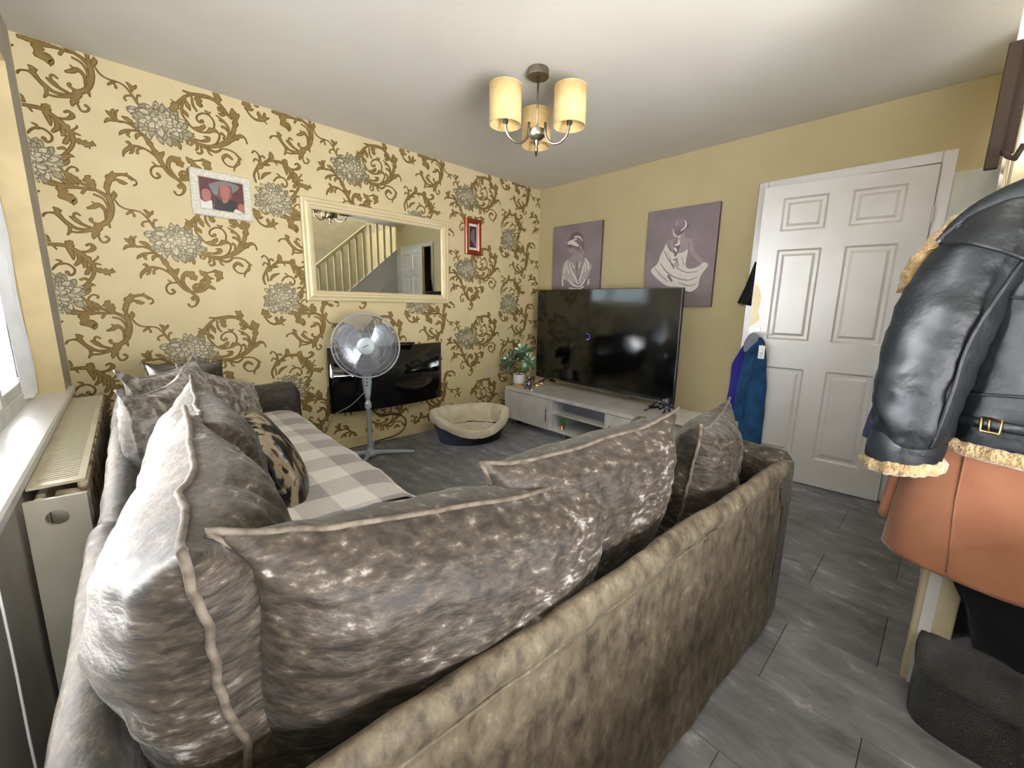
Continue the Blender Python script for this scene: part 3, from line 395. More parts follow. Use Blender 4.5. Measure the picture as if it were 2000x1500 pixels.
for si, st in enumerate(strokes):
    if len(st) == 2: st = [st[0], tuple((a + b) / 2 for a, b in zip(*st)), st[1]]
    vo = ribbon(st, 4, .0022, .022); vf = ribbon(st, 4, -.0026 if max(p[2] for p in st) > .012 else -.0012, .022)
    for dx, dz_ in cells:
        for (vs, fs), mb, yy in ((vo, o_, -.0006), (vf, f_, -.0013)):
            q = [clip((a + dx, b + dz_)) for a, b in vs]
            if dead(q): continue
            mb.add([(a, yy - si * .000004, b) for a, b in q], fs)
tag(o_.build('printed_scrollwork', WPo, wb), kind='stuff'); tag(f_.build('printed_scroll_highlight', WPf, wb), kind='stuff')
rng = random.Random(5)
def flower(cx, cz, rx, rz, dark, mids, tilt, seed):
    rg = random.Random(seed); lay = 0
    items = []
    for ring, n, rr, pl in ((0, 20, .95, .30), (1, 20, .78, .30), (2, 17, .60, .28), (3, 14, .44, .26), (4, 11, .28, .24), (5, 7, .13, .2)):
        for k in range(n):
            a = 2 * PI * (k + rg.random() * .7) / n; items.append((ring, a, rr * (1 + rg.uniform(-.12, .12)), pl * rg.uniform(.8, 1.25), rg.random()))
    for ring, a, rr, pl, rn in items:
        ca, sa = math.cos(a + tilt), math.sin(a + tilt); cxp, czp = cx + rx * rr * ca, cz + rz * rr * sa - rz * .1 * (5 - ring) * .3
        L_ = pl * rx; wd = L_ * rg.uniform(.34, .52); tw = rg.uniform(-.5, .5); ct, s_t = math.cos(a + tilt + tw), math.sin(a + tilt + tw)
        out = [(-.9, 0), (-.4, .75), (.2, 1), (.7, .7), (1, .12), (.86, -.2), (.6, -.75), (.1, -1), (-.45, -.7)]
        for grow, which in ((1.16, 0), (.86, 1)):
            lay += 1; yy = -.0020 - lay * .00001
            pts = [clip((cxp + (u * L_ * ct - v * wd * s_t) * grow, czp + (u * L_ * s_t + v * wd * ct) * grow)) for u, v in out]
            if dead(pts): continue
            mb = dark if which == 0 else (mids[0] if (rn < .34 + .12 * (2 - ring)) else mids[1])
            mb.add([(p[0], yy, p[1]) for p in pts], [tuple(range(9))])
            if which == 1 and ring < 5:
                q1, q2 = clip((cxp - L_ * .6 * ct, czp - L_ * .6 * s_t)), clip((cxp + L_ * .5 * ct, czp + L_ * .5 * s_t)); nx, nz = -s_t * .0012, ct * .0012
                dark.add([(q1[0] - nx, yy - .000005, q1[1] - nz), (q1[0] + nx, yy - .000005, q1[1] + nz), (q2[0], yy - .000005, q2[1])], [(0, 1, 2)])
fd, fm, fl = MB(), MB(), MB()
for i in range(0, 4):
    for j in range(-1, 2):
        for cx, cz, rx, rz, sd in ((.515, 1.511, .108, .074, 3), (1.05, 1.200, .092, .088, 8)):
            X, Z = cx + (i - 1) * 1.055, cz + j * .648
            flower(X, Z, rx, rz, fd, (fm, fl), .3, sd)
fd.v and tag(fd.build('printed_flower_shading', FLd, wb), kind='stuff'); tag(fm.build('printed_flower_petals', FLm, wb), kind='stuff'); tag(fl.build('printed_flower_highlights', FLl, wb), kind='stuff')
# ================================================================ SOFA
def nz(x, y, z, s=1.0): return mn.noise(Vector((x * s, y * s, z * s)))
def sweep(prof, A, B, seg, name, m, parent, wob=.004, nsc=9, capr=True, sag=None):
    "profile (n,z) swept from A to B (xy); n is measured to the left of A->B"
    ax, ay = A; bx, by = B; dx, dy = bx - ax, by - ay; l = math.hypot(dx, dy); tx, ty = dx / l, dy / l; nx, ny = -ty, tx
    pr = cr_spline(prof + [prof[0]], 4)[:-1]; rows = []
    for i in range(seg + 1):
        t = i / seg; row = []
        e = min(t, 1 - t) * l; sh = 1 - .5 * max(0, 1 - e / .03) ** 2 * .25
        cn = sum(p[0] for p in pr) / len(pr); cz = sum(p[1] for p in pr) / len(pr)
        for n_, z in pr:
            n2, z2 = cn + (n_ - cn) * sh, cz + (z - cz) * sh if z > .1 else z
            X, Y = ax + dx * t, ay + dy * t
            w = wob * (nz(X * 1.0 + n_, Y + z, z, nsc) + .5 * nz(X + 5, Y, z + n_, nsc * 2.6))
            d = sag(t, z) if sag else 0
            row.append((X + nx * (n2 + w), Y + ny * (n2 + w), z2 + (w * .6 if z > .1 else 0) + d))
        rows.append(row)
    mb = MB().grid(rows, closed_u=True); n = len(pr)
    mb.f.append(tuple(range(n))); mb.f.append(tuple(range(seg * n, seg * n + n))[::-1])
    return mb.build(name, m, parent, True, angle=60)
sofa = empty('corner_sofa', (.6, -1.5, 0), 'large L-shaped corner sofa in brown crushed velvet, foreground, back turned to viewer', 'sofa')
sofa.location = (0, 0, 0)
# side along the window wall (outer face x=.135); profile n -> +x when swept from far (y=0) to near... A->B heading -y has left = +x
P_back = [(.012, .03), (.008, .30), (.008, .58), (-.002, .62), (-.004, .65), (.008, .676), (.03, .686), (.055, .674), (.075, .63), (.095, .50), (.12, .30), (.12, .03)]
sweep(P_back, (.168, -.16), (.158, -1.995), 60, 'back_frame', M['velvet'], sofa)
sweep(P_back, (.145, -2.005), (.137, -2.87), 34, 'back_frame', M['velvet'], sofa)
# side along the camera: outer face towards -y ; A->B heading +x has left=+y
P_b2 = [(.0, .03), (.006, .30), (.010, .54), (.011, .60), (.0, .625), (-.004, .646), (.004, .664), (.018, .675), (.034, .668), (.056, .62), (.085, .50), (.12, .30), (.12, .03)]
A2_, B2_ = (.14, -2.868), (1.87, -2.955)
sweep(P_b2, A2_, B2_, 90, 'back_frame', M['backcloth'], sofa, wob=.006, nsc=7)
dxx, dyy = B2_[0] - A2_[0], B2_[1] - A2_[1]; ll = math.hypot(dxx, dyy); T2 = (dxx / ll, dyy / ll); N2 = (-T2[1], T2[0])
def onback(t, n_, z): return (A2_[0] + T2[0] * t * ll + N2[0] * n_, A2_[1] + T2[1] * t * ll + N2[1] * n_, z)
MB().tube([onback(i / 60, .0075 + .002 * nz(i * .7, 0, 0, 1), .612 + .003 * nz(i * .3, 3, 0, 1)) for i in range(61)], .004, 6).build('seam', M['backcloth'], sofa, True)
MB().tube([onback(1.0, .03 - .012 * math.exp(-((k / 20 - .12) / .1) ** 2), .03 + .55 * k / 20) for k in range(21)], .006, 6).build('seam', M['backcloth'], sofa, True)
# end arm of that side: scrolled top
P_arm = [(.0, .03), (.0, .28), (.005, .50), (-.015, .50), (-.045, .54), (-.055, .60), (-.035, .66), (.01, .69), (.05, .685), (.085, .655), (.10, .58), (.11, .3), (.11, .03)]
sweep(P_arm, (1.875, -2.06), (1.875, -2.055 - .0), 2, 'arm_front', M['velvet'], sofa) if 0 else None
sweep([(-a, z) for a, z in P_arm][::-1], (1.868, -2.948), (1.88, -2.30), 34, 'arm', M['velvet'], sofa, wob=.005)
# far arm beside the wallpaper wall
P_far = [(.0, .03), (.0, .30), (-.01, .48), (-.03, .53), (-.025, .585), (.02, .612), (.08, .61), (.14, .59), (.17, .54), (.175, .45), (.18, .03)]
sweep([(-a, z) for a, z in P_far][::-1], (.30, -.075), (1.055, -.085), 40, 'arm', M['velvet'], sofa, wob=.006, nsc=6)
# seat bases and cushions
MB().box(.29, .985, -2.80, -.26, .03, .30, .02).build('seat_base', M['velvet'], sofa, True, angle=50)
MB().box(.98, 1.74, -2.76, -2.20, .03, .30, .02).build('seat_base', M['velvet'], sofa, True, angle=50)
def seatc(x0, x1, y0, y1, z0, z1, seed):
    n = 22; rows = []
    mb = MB()
    def pt(u, v, top):
        e = (1 - abs(u) ** 6) * (1 - abs(v) ** 6); x = (x0 + x1) / 2 + (x1 - x0) / 2 * u * (.985 + .015 * e); y = (y0 + y1) / 2 + (y1 - y0) / 2 * v * (.985 + .015 * e)
        zz = (z0 + z1) / 2 + (1 if top else -1) * (z1 - z0) / 2 * max(0, e) ** .28
        if top: zz += .006 * nz(x, y, seed, 7)
        return (x, y, zz)
    for top in (1, 0): mb.grid([[pt(-1 + 2 * i / n, -1 + 2 * j / n, top) for j in range(n + 1)] for i in range(n + 1)])
    mb.f = [f if k >= n * n else f[::-1] for k, f in enumerate(mb.f)]
    return mb.build('seat_cushion', M['velvet'], sofa, True)
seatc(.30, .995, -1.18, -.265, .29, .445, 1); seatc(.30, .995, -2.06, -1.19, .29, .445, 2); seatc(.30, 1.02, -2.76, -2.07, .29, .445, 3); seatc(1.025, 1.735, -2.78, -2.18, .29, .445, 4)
for x, y in ((.2, -.14), (1.02, -.14), (.95, -2.0), (1.82, -2.38), (1.82, -2.90), (.20, -2.80)): MB().lathe([(.02, 0), (.026, .035)], (x, y, 0), 12).build('foot', M['black'], sofa)
# ---------------------------------------------------------------- scatter back cushions
def cushion(name, w, h, t, center, yaw, pitch, roll, label, seed, m='velvet', group=None, ear=.05, crease=.012, cat='cushion', pinch=.07, tsk=0):
    "width along local X, height along local Z, thickness along local Y"
    n = 44; mb = MB()
    def outline(u, v):
        e = (abs(u) * abs(v)) ** 9
        x = w / 2 * u * (1 - pinch * (1 - v * v)) * (1 + ear * e); z = h / 2 * v * (1 - pinch * (1 - u * u)) * (1 + ear * e)
        return x, z
    def pt(u, v, s):
        x, z = outline(u, v); k = max(0.0, (1 - abs(u) ** 2.4) * (1 - abs(v) ** 2.4)); y = s * t / 2 * k ** .42
        y *= 1 + tsk * (-v)
        edge = 1 - k
        gu = math.sin(v * 31 + seed + 3 * nz(v * 3, s, seed)) * max(0, (abs(u) - .55)) * (1 - abs(u)) * 5 + math.sin(u * 29 + seed * 2 + 3 * nz(u * 3, s, seed)) * max(0, (abs(v) - .55)) * (1 - abs(v)) * 5
        y += s * crease * (gu * .55 + .9 * nz(u * 1.6 + seed, v * 1.6, s * 3) * k + .45 * nz(u * 4 + seed, v * 4.5, s * 5) * k ** .5)
        yo = (.008 * nz(u * 3 + seed, v * 3, 9) + .004 * nz(u * 9 + seed, v * 9, 2)) * edge + .012 * nz(u * 1.2 + seed, v * 1.2, 4)
        return (x, y + yo, z)
    c = [math.sin(PI / 2 * (-1 + 2 * i / n)) * .35 + (-1 + 2 * i / n) * .65 for i in range(n + 1)]
    for s in (1, -1):
        k = len(mb.f); mb.grid([[pt(a, b, s) for b in c] for a in c])
        if s == 1: mb.f[k:] = [f[::-1] for f in mb.f[k:]]
    rot = (R(pitch), R(roll), R(yaw))
    o = mb.build(name, M[m], None, True); o.location = center; o.rotation_euler = rot
    tag(o, label, cat, group)
    per = [(a, -1) for a in c[:-1]] + [(1, b) for b in c[:-1]] + [(a, 1) for a in c[::-1][:-1]] + [(-1, b) for b in c[::-1][:-1]]
    pts = []
    for u, v in per:
        p = pt(u, v, 1); q = pt(u, v, -1); pts.append(Vector(((p[0] + q[0]) / 2 * 1.006, (p[1] + q[1]) / 2, (p[2] + q[2]) / 2 * 1.006)))
    pts.append(pts[0]); MB().tube(cr_spline([tuple(p) for p in pts], 2), .0046, 8, caps=False).build('piping', M['piping' if m == 'velvet' else m], o, True)
    return o
G1 = 'cushions along the window side of the sofa'; G2 = 'cushions along the near side of the sofa'
cushion('back_cushion', .50, .47, .25, (.318, -2.52, .700), 84.6, -5, -2.5, 'nearest brown velvet cushion, edge-on at left foreground, piped seam running down it', 1, group=G1, ear=.10, crease=.026)
cushion('back_cushion', .50, .47, .25, (.375, -1.98, .685), 86, -4, 0, 'velvet cushion directly behind the big foreground one, its pointed ear just showing above it', 2, group=G1, ear=.12, crease=.02)
cushion('back_cushion', .40, .42, .18, (.32, -1.40, .665), 66, -4, 0, 'pale velvet cushion beside the radiator with a wavy vertical seam at its left edge', 3, 'silver', G1, ear=.16, crease=.014)
cushion('back_cushion', .50, .42, .20, (.385, -.90, .655), 62, -10, 0, 'silver velvet cushion with the tall floppy white ear at the far left of the sofa', 4, 'silver', G1, ear=.22, crease=.014)
cushion('back_cushion', .36, .40, .2, (.46, -.42, .63), 24, -10, 4, 'brown velvet cushion furthest back, rising against the patterned wallpaper', 5, group=G1)
cushion('scatter_cushion', .46, .42, .18, (.585, -.66, .585), 38, -26, 22, 'mottled silver cushion leaning on the far arm above the checked throw', 6, 'silver', G1)
cushion('back_cushion', .70, .43, .30, (.650, -2.700, .635), -2.5, 12, 8.5, 'wide brown velvet cushion in the centre foreground leaning on the near sofa back', 7, group=G2, ear=.11, crease=.022, pinch=.035)
cushion('back_cushion', .60, .44, .28, (1.055, -2.68, .655), -7.5, 10, -2, 'middle cushion of the near side, its pale rounded top below the television', 8, group=G2, ear=.08, crease=.02)
cushion('back_cushion', .47, .42, .23, (1.60, -2.75, .625), 12, 8, 2, 'crumpled velvet cushion at the end of the near side beside the scrolled arm', 9, group=G2, ear=.13, crease=.028)
cushion('printed_cushion', .42, .40, .17, (.60, -1.52, .575), 78, -22, 8, 'glossy black satin cushion with cream and red print beside the checked throw', 10, 'art', ear=.02, crease=.004, pinch=.03)
# ---------------------------------------------------------------- checked throw
rows = []; nU, nV = 46, 60; prof = [(.50, .452), (.62, .462), (.76, .468), (.88, .466), (.96, .455), (1.005, .42), (1.018, .36), (1.02, .29), (1.022, .23)]
ps = cr_spline(prof, 6); acc = [0]
for a, b in zip(ps[:-1], ps[1:]): acc.append(acc[-1] + math.dist(a, b))
nV = 56; rows = []; uvs = []
for j in range(nV + 1):
    y = -.30 - 1.62 * j / nV; row = []
    for i, (x, z) in enumerate(ps):
        w = .008 * nz(x * 1.3, y * 1.0, .3, 5) + .004 * nz(x, y, 2, 14); bump = .035 * math.exp(-((y + 1.28) / .16) ** 2) * math.exp(-((x - .98) / .12) ** 2) * 0
        yy = y + .02 * nz(x * 2, 0, y, 3)
        far = max(0, (y + .48)) / .18
        row.append((x + (w if i > 24 else 0) + (.015 * math.sin(y * 9) if i > 30 else 0), yy, z + w + bump + .09 * min(1, far) ** 2 * 0)); uvs.append((acc[i] + .02, y))
    rows.append(row)
mb = MB().grid(rows); k0 = len(mb.f)
th = mb.build('throw_blanket', M['check'], None, True)
uvl = th.data.uv_layers.new(name='UVMap')
for p in th.data.polygons:
    for li in p.loop_indices: uvl.data[li].uv = uvs[th.data.loops[li].vertex_index]
md = th.modifiers.new('thick', 'SOLIDIFY'); md.thickness = .008; md.offset = 1
tag(th, 'grey and white checked fleece throw spread over the sofa seat by the fan', 'throw')
# ================================================================ RADIATOR
rad = empty('radiator', (.07, -.9, 0), 'cream panel radiator with rusty edges and a loose slatted top grille under the window sill', 'radiator')
rad.location = (0, 0, 0)
RY0, RY1 = -1.60, -.20
MB().box(.102, .124, RY0, RY1, .10, .655, .006).build('front_panel', M['rust'], rad, True, angle=40)
MB().box(.020, .040, RY0 + .01, RY1, .10, .635, .006).build('rear_panel', M['radside'], rad, True, angle=40)
MB().box(.042, .100, RY0 + .02, RY0 + .03, .12, .615).box(.042, .100, RY1 - .02, RY1 - .01, .12, .63).box(.05, .095, RY0 + .04, RY1 - .03, .3, .32).build('convector', M['radside'], rad)
gr = MB().box(.008, .024, RY0, RY1, .654, .662).box(.104, .120, RY0, RY1, .654, .662).box(.024, .104, RY0, RY0 + .035, .654, .662).box(.024, .104, RY1 - .025, RY1, .654, .662).build('top_grille', M['rad'], rad)
n_sl = 68
sl = MB().box(.023, .105, -.0045, .0045, -.0035, .0035)
s0 = None
for i in range(n_sl):
    yy = RY0 + .04 + (RY1 - RY0 - .075) * (i + .5) / n_sl
    if s0 is None: s0 = sl.build('slat', M['rad'], gr); s0.location = (0, yy, .657)
    else:
        c = s0.copy(); COL.objects.link(c); c.parent = gr; c.location = (0, yy, .657)
MB().tube([(.03, RY0 + .015, .60), (.03, RY0 - .02, .625), (.035, RY0 - .03, .60)], .012, 10).tube([(.06, RY0 + .03, .618), (.112, RY0 + .01, .618)], .014, 10).build('pipe_elbow', M['rust'], rad, True)
# loose end cover with a round hole, leaning against the near end
ec = MB(); n = 32; hx, hz, hr = .050, .600, .022
x0, x1, z0, z1 = -.055, .060, .02, .655
def sq(a):
    ca, sa = math.cos(a), math.sin(a); t = min(((x1 - hx) if ca > 0 else (hx - x0)) / max(abs(ca), 1e-6), ((z1 - hz) if sa > 0 else (hz - z0)) / max(abs(sa), 1e-6)); return (hx + ca * t, hz + sa * t)
hx = 0.0
angs = sorted([2 * PI * k / n for k in range(n)] + [math.atan2(c - hz, a - hx) % (2 * PI) for a in (x0, x1) for c in (z0, z1)])
rw = []
for dy_, ins in ((0, 0), (-.012, 0)):
    rw.append([(hx + hr * math.cos(a), dy_, hz + hr * math.sin(a)) for a in angs]); rw.append([(sq(a)[0], dy_, sq(a)[1]) for a in angs])
ec.grid([rw[0], rw[1], rw[3], rw[2], rw[0]], closed_u=True)
ecp = ec.build('end_cover', M['radside'], rad); ecp.location = (.066, RY0 - .115, .0); ecp.rotation_euler = (R(-2), 0, R(-7))
# window blind cord
MB().tube(cr_spline([(.028, -2.10, .73), (.03, -2.12, .5), (.034, -2.16, .30), (.032, -2.14, .12)], 6), .0022, 6).build('blind_cord', M['upvc'], None, True)
tag(bpy.data.objects['blind_cord'], 'thin white blind cord hanging below the window sill beside the radiator', 'cord')
vb = empty('window_blind', (-.06, -.36, 0), 'white fabric window blind strips gathered at the far end of the window', 'blind')
for k, yy in enumerate((-.415, -.47, -.525)):
    MB().grid([[(-.075 + .004 * math.sin(j * 1.3) - .03 * (i / 4), yy - .045 * i / 4 * .6 + .004 * math.sin(j * .9), .735 + 1.38 * j / 12) for j in range(13)] for i in range(5)]).build('blind_strip', M['upvc'], vb, True).location = (.06, .36, 0)
MB().box(-.09, -.03, -.60, -.33, 2.115, 2.15, .004).build('head_rail', M['upvc'], vb).location = (.06, .36, 0)
# ================================================================ WALL PICTURES
def art(T, mp, base=0.0, step=.00012, parent=None, name='painted_figure', skip=None):
    by = {}; lay = 0
    for it in T.split(';'):
        q = it.split(); k, c = q[0], q[1]; P = [tuple(float(v) / 1000 for v in s.split(',')) for s in q[2:]]; lay += 1; d = base + lay * step
        if k == 'p':
            PP = cr_spline(P + [P[0]], 3)[:-1]; vs = [(a[0], a[1]) for a in PP]; fs = [tuple(range(len(vs)))]
        else:
            if len(P) == 2: P = [P[0], tuple((a + b) / 2 for a, b in zip(*P)), P[1]]
            vs, fs = ribbon(P, 4)
        by.setdefault(c, MB()).add([mp(a, b, d) for a, b in vs], fs)
    for c, mb in by.items():
        o = mb.build(name, INK[c], parent); tag(o, kind='stuff')
def cpart(o, loc): o.location = tuple(-v for v in loc); return o
def reparent(root):
    for ch in [o for o in COL.objects if o.parent is root]: ch.location = tuple(a - b for a, b in zip(ch.location, root.location))
def canvas(yc0, yc1, z0, z1, T, label, sk=0):
    r = empty('canvas_print', (W - .015, (yc0 + yc1) / 2, z0), label, 'picture', 'canvas prints of women')
    MB().box(W - .030, W - .002, yc0, yc1, z0, z1, .002).build('canvas_edge', M['canvas_side'], r)
    MB().box(W - .0315, W - .0295, yc0 + .001, yc1 - .001, z0 + .001, z1 - .001).build('canvas_face', M['canvas'], r)
    art(T, lambda a, b, d: (W - .0316 - d, min(max(a, yc0 + .003), yc1 - .003), max(b, z0 + .003)), parent=r); reparent(r)
canvas(-.860, -.246, 1.20, 1.985, A1, 'smaller-looking mauve canvas on the left, woman with tied hair and draped bare back')
canvas(-1.935, -1.338, 1.20, 1.985, A2, 'mauve canvas nearest the door, woman with a long plait lifting her white skirt')
def mitre_frame(prof, x0, x1, z0, z1, y=0):
    "picture frame: prof = (inset, depth) from outer edge inward, on plane y"
    mb = MB(); rows = []
    for ins, d in prof: rows.append([(x0 + ins, y - d, z0 + ins), (x1 - ins, y - d, z0 + ins), (x1 - ins, y - d, z1 - ins), (x0 + ins, y - d, z1 - ins)])
    return mb.grid(rows, closed_u=True)
mr = empty('wall_mirror', (1.808, 0, 1.178), 'wide rectangular wall mirror in a stepped ivory frame on the patterned wall', 'mirror')
mitre_frame([(0, .002), (0, .026), (.008, .034), (.018, .034), (.022, .028), (.036, .040), (.050, .040), (.054, .030), (.066, .026), (.074, .018), (.076, .012)], 1.206, 2.412, 1.178, 1.893).build('mirror_frame', M['frame'], mr, False)
MB().box(1.27, 2.35, -.0125, -.003, 1.24, 1.83).build('mirror_glass', M['mirror'], mr); reparent(mr)
pf = empty('photo_frame', (.76, 0, 1.675), 'white carved photo frame with a blurred family photo, tilted on the patterned wall', 'picture frame')
mitre_frame([(0, .002), (0, .018), (.006, .022), (.036, .020), (.042, .014), (.042, .008)], .610, .917, 1.676, 1.940).build('frame_border', M['picwhite'], pf)
MB().box(.648, .879, -.009, -.003, 1.714, 1.902).build('photo_print', INK['R'], pf)
art(A3, lambda a, b, d: (min(max(a, .653), .874), -.0092 - d, min(max(b, 1.719), 1.897)), parent=pf, name='photo_figures'); reparent(pf)
bpy.data.objects['frame_border']
pf.rotation_euler = (0, R(0.8), 0)
rf = empty('narrow_frame', (2.695, 0, 1.64), 'small tall mahogany frame holding a dark narrow picture, right of the mirror', 'picture frame')
mitre_frame([(0, .002), (0, .020), (.010, .030), (.030, .028), (.044, .014), (.046, .008)], 2.604, 2.788, 1.640, 1.966).build('frame_border', M['redwood'], rf)
MB().box(2.648, 2.744, -.009, -.003, 1.684, 1.922).build('mount', INK['W'], rf)
MB().box(2.656, 2.736, -.0105, -.0085, 1.706, 1.898).build('picture_print', INK['D'], rf)
m_ = MB(); vs, fs = ribbon([(2.70, 1.86, .03), (2.69, 1.80, .05), (2.715, 1.75, .03), (2.725, 1.72, .02)], 5); m_.add([(a, -.0108, b) for a, b in vs], fs); tag(m_.build('picture_figure', INK['M'], rf), kind='stuff'); reparent(rf)
# wall socket
so = empty('wall_socket', (2.905, 0, .44), 'cream single plug socket on the patterned wall left of the plant', 'socket')
MB().box(2.862, 2.948, -.010, 0, .43, .516, .003).build('face_plate', M['socket'], so); MB().box(2.925, 2.936, -.014, -.010, .482, .498, .002).build('rocker', M['socket'], so)
MB().box(2.897, 2.903, -.0105, -.0098, .486, .498).box(2.882, 2.892, -.0105, -.0098, .462, .467).box(2.908, 2.918, -.0105, -.0098, .462, .467).build('pin_slots', M['dark'], so); reparent(so)
# ================================================================ WALL FIRE
fi = empty('electric_fire', (1.79, 0, .32), 'black bow-fronted glass electric fire hung low on the patterned wall behind the fan', 'electric fire')
rows = []; nseg = 28
for i in range(nseg + 1):
    u = -1 + 2 * i / nseg; x = 1.795 + .492 * u; d = .065 + .075 * (1 - u * u)
    rows.append([(x, -d, .325), (x, -d, .832)])
gl = MB().grid(rows).build('glass_front', M['fireglass'], fi, True); md = gl.modifiers.new('t', 'SOLIDIFY'); md.thickness = .005
MB().box(1.36, 2.23, -.062, -.002, .36, .80, .004).build('fire_body', M['black'], fi)
MB().box(1.62, 1.98, -.155, -.10, .836, .852, .003).build('top_vent', M['black'], fi)
reparent(fi)
MB().tube(cr_spline([(1.62, -.05, .335), (1.66, -.04, .27), (1.74, -.035, .235), (1.86, -.03, .22), (1.93, -.035, .17), (1.93, -.03, .09), (1.85, -.03, .035), (1.70, -.03, .02), (1.62, -.03, .012)], 7), .005, 7).build('fire_cable', M['black'], None, True)
tag(bpy.data.objects['fire_cable'], 'black power cable looping down from the electric fire to the skirting', 'cable')
# ================================================================ PEDESTAL FAN
fan = empty('pedestal_fan', (1.50, -.29, 0), 'grey pedestal fan with round wire guard, standing before the wall fire', 'fan')
FX = (0, 0)
MB().lathe([(.048, .012), (.05, .03), (.034, .045), (.026, .06), (.024, .075)], (0, 0, 0), 24).build('foot_hub', M['fangrey'], fan, True, angle=40)
for a in (-28, -128, 152, 62):
    ca, sa = math.cos(R(a)), math.sin(R(a)); L_ = .34 if a == -128 else .33
    MB().tube([(ca * .03, sa * .03, .030), (ca * .15, sa * .15, .024), (ca * (L_ - .03), sa * (L_ - .03), .013), (ca * L_, sa * L_, .011)], [.020, .018, .016, .012], 8, flat=.7).build('foot', M['fangrey'], fan, True, angle=50)
MB().lathe([(.0165, .07), (.0165, .40)], (0, 0, 0), 18).build('lower_pole', M['fangrey'], fan, True, angle=40)
MB().lathe([(.022, .385), (.024, .39), (.024, .425), (.018, .432), (.015, .45), (.0155, .47)], (0, 0, 0), 18).build('height_collar', M['fanlight'], fan, True, angle=40)
pr = [(.016, .45), (.024, .50), (.034, .58), (.036, .63), (.030, .68), (.024, .72), (.022, .80)]
cp = MB().lathe(pr, (0, 0, 0), 20); fd_ = Vector((-.38, -.92, 0)).normalized()
cpo = cp.build('control_column', M['fanlight'], fan, True)
for k in range(4):
    MB().ball((fd_.x * .032, fd_.y * .032, .565 + k * .025), .0065, 6, (1, 1, .9)).build('push_button', M['black'], cpo, True)
hc = Vector((-.035, -.10, .868)); ax = Vector((-.43, -.90, .06)).normalized(); q = Vector((0, 0, 1)).rotation_difference(ax)
def fl(v): return tuple(hc + q @ Vector(v))
mot = MB().lathe([(.02, -.15), (.05, -.14), (.058, -.10), (.055, -.05), (.03, -.03)], (0, 0, 0), 24); mot.v = [fl(v) for v in mot.v]; mot.build('motor_housing', M['fangrey'], fan, True, angle=50)
MB().tube([(0, 0, .79), (0, -.01, .83), (hc.x - ax.x * .1, hc.y - ax.y * .1, hc.z - .03)], [.024, .03, .03], 12).build('neck', M['fangrey'], fan, True)
for sgn, nm, dep in ((1, 'front_guard', .055), (-1, 'rear_guard', -.055)):
    g = MB(); RR = .228; nr = 120
    for k in range(nr):
        a = 2 * PI * k / nr; pp = []
        for t in (0, .3, .6, .85, 1.0): 
            r_ = .05 + (RR - .05) * t; z = dep * (1 - t ** 3.0); aa = a + .35 * t
            pp.append(fl((r_ * math.cos(aa), r_ * math.sin(aa), z)))
        g.tube(pp, .0011, 3, caps=False)
    for r_ in (.09, .13, .17, .205):
        t = (r_ - .05) / (RR - .05); z = dep * (1 - t ** 3.0); g.tube([fl((r_ * math.cos(2 * PI * k / 60), r_ * math.sin(2 * PI * k / 60), z)) for k in range(61)], .0012, 4, caps=False)
    tag(g.build(nm, M['wire'], fan), kind='stuff')
MB().tube([fl((.228 * math.cos(2 * PI * k / 72), .228 * math.sin(2 * PI * k / 72), 0)) for k in range(73)], .0055, 8, caps=False).build('guard_rim', M['fangrey'], fan, True)
hub = MB().lathe([(.001, .064), (.045, .064), (.058, .060), (.063, .052), (.063, .040)][::-1], (0, 0, 0), 32); hub.v = [fl(v) for v in hub.v]; ho = hub.build('guard_badge', M['fanlight'], fan, True, angle=40)
bd = MB().box(-.022, .022, -.0035, .0035, .0638, .065); bd.v = [fl((v[0] * math.cos(.0) , v[1] , v[2])) for v in bd.v]; bd.build('badge_mark', M['black'], ho)
for k in range(3):
    b = MB(); rows = []
    for i in range(9):
        r_ = .03 + .175 * i / 8; wdt = [.5, .62, .74, .84, .90, .92, .90, .80, .52][i]; row = []
        for j in range(9):
            an = 2 * PI * k / 3 + 2.2 + (j / 8 - .5) * wdt * 1.25; row.append(fl((r_ * math.cos(an), r_ * math.sin(an), .012 - .05 * (j / 8 - .5))))
        rows.append(row)
    o = b.grid(rows).build('blade', M['blade'], fan, True); md = o.modifiers.new('t', 'SOLIDIFY'); md.thickness = .002
spn = MB().lathe([(.03, -.01), (.032, .02), (.018, .034), (.001, .036)], (0, 0, 0), 20); spn.v = [fl(v) for v in spn.v]; spn.build('spinner', M['fangrey'], fan, True, angle=50)
MB().tube(cr_spline([(1.485, -.262, .50), (1.40, -.20, .40), (1.31, -.10, .32), (1.27, -.06, .22), (1.18, -.05, .16), (1.08, -.04, .12)], 7), .0028, 6).build('fan_cord', M['fangrey'], None, True)
tag(bpy.data.objects['fan_cord'], 'thin grey cord drooping from the fan column towards the sofa', 'cord')
# ================================================================ DOG BED
db = empty('dog_bed', (2.345, -.44, 0), 'oval dog bed, dark navy plastic tub with a puffy cream fleece lining', 'pet bed', rot=(0, 0, R(-17)))
def ov(a, r_): return (.345 * r_ * math.cos(a), .25 * r_ * math.sin(a))
n = 72; rows = []
def rimz(a):
    d = max(0, math.cos(a - R(-90))); return .235 - .115 * d ** 2.2
for t in (0, .03, .25, .5, .75, 1.0):
    rows.append([(ov(2 * PI * k / n, .80 + .19 * t)[0], ov(2 * PI * k / n, .80 + .19 * t)[1], .006 + (rimz(2 * PI * k / n) - .02) * t) for k in range(n)])
tb = MB().grid(rows, closed_u=True); tb.f.append(tuple(range(n))[::-1]); tub = tb.build('tub', M['tub'], db, True, angle=60)
rows = []
pth = cr_spline([(1.02, -.055), (1.045, -.030), (1.04, .0), (1.0, .016), (.95, .012), (.90, -.01), (.87, -.06), (.85, -.11), (.82, -.15)], 3)
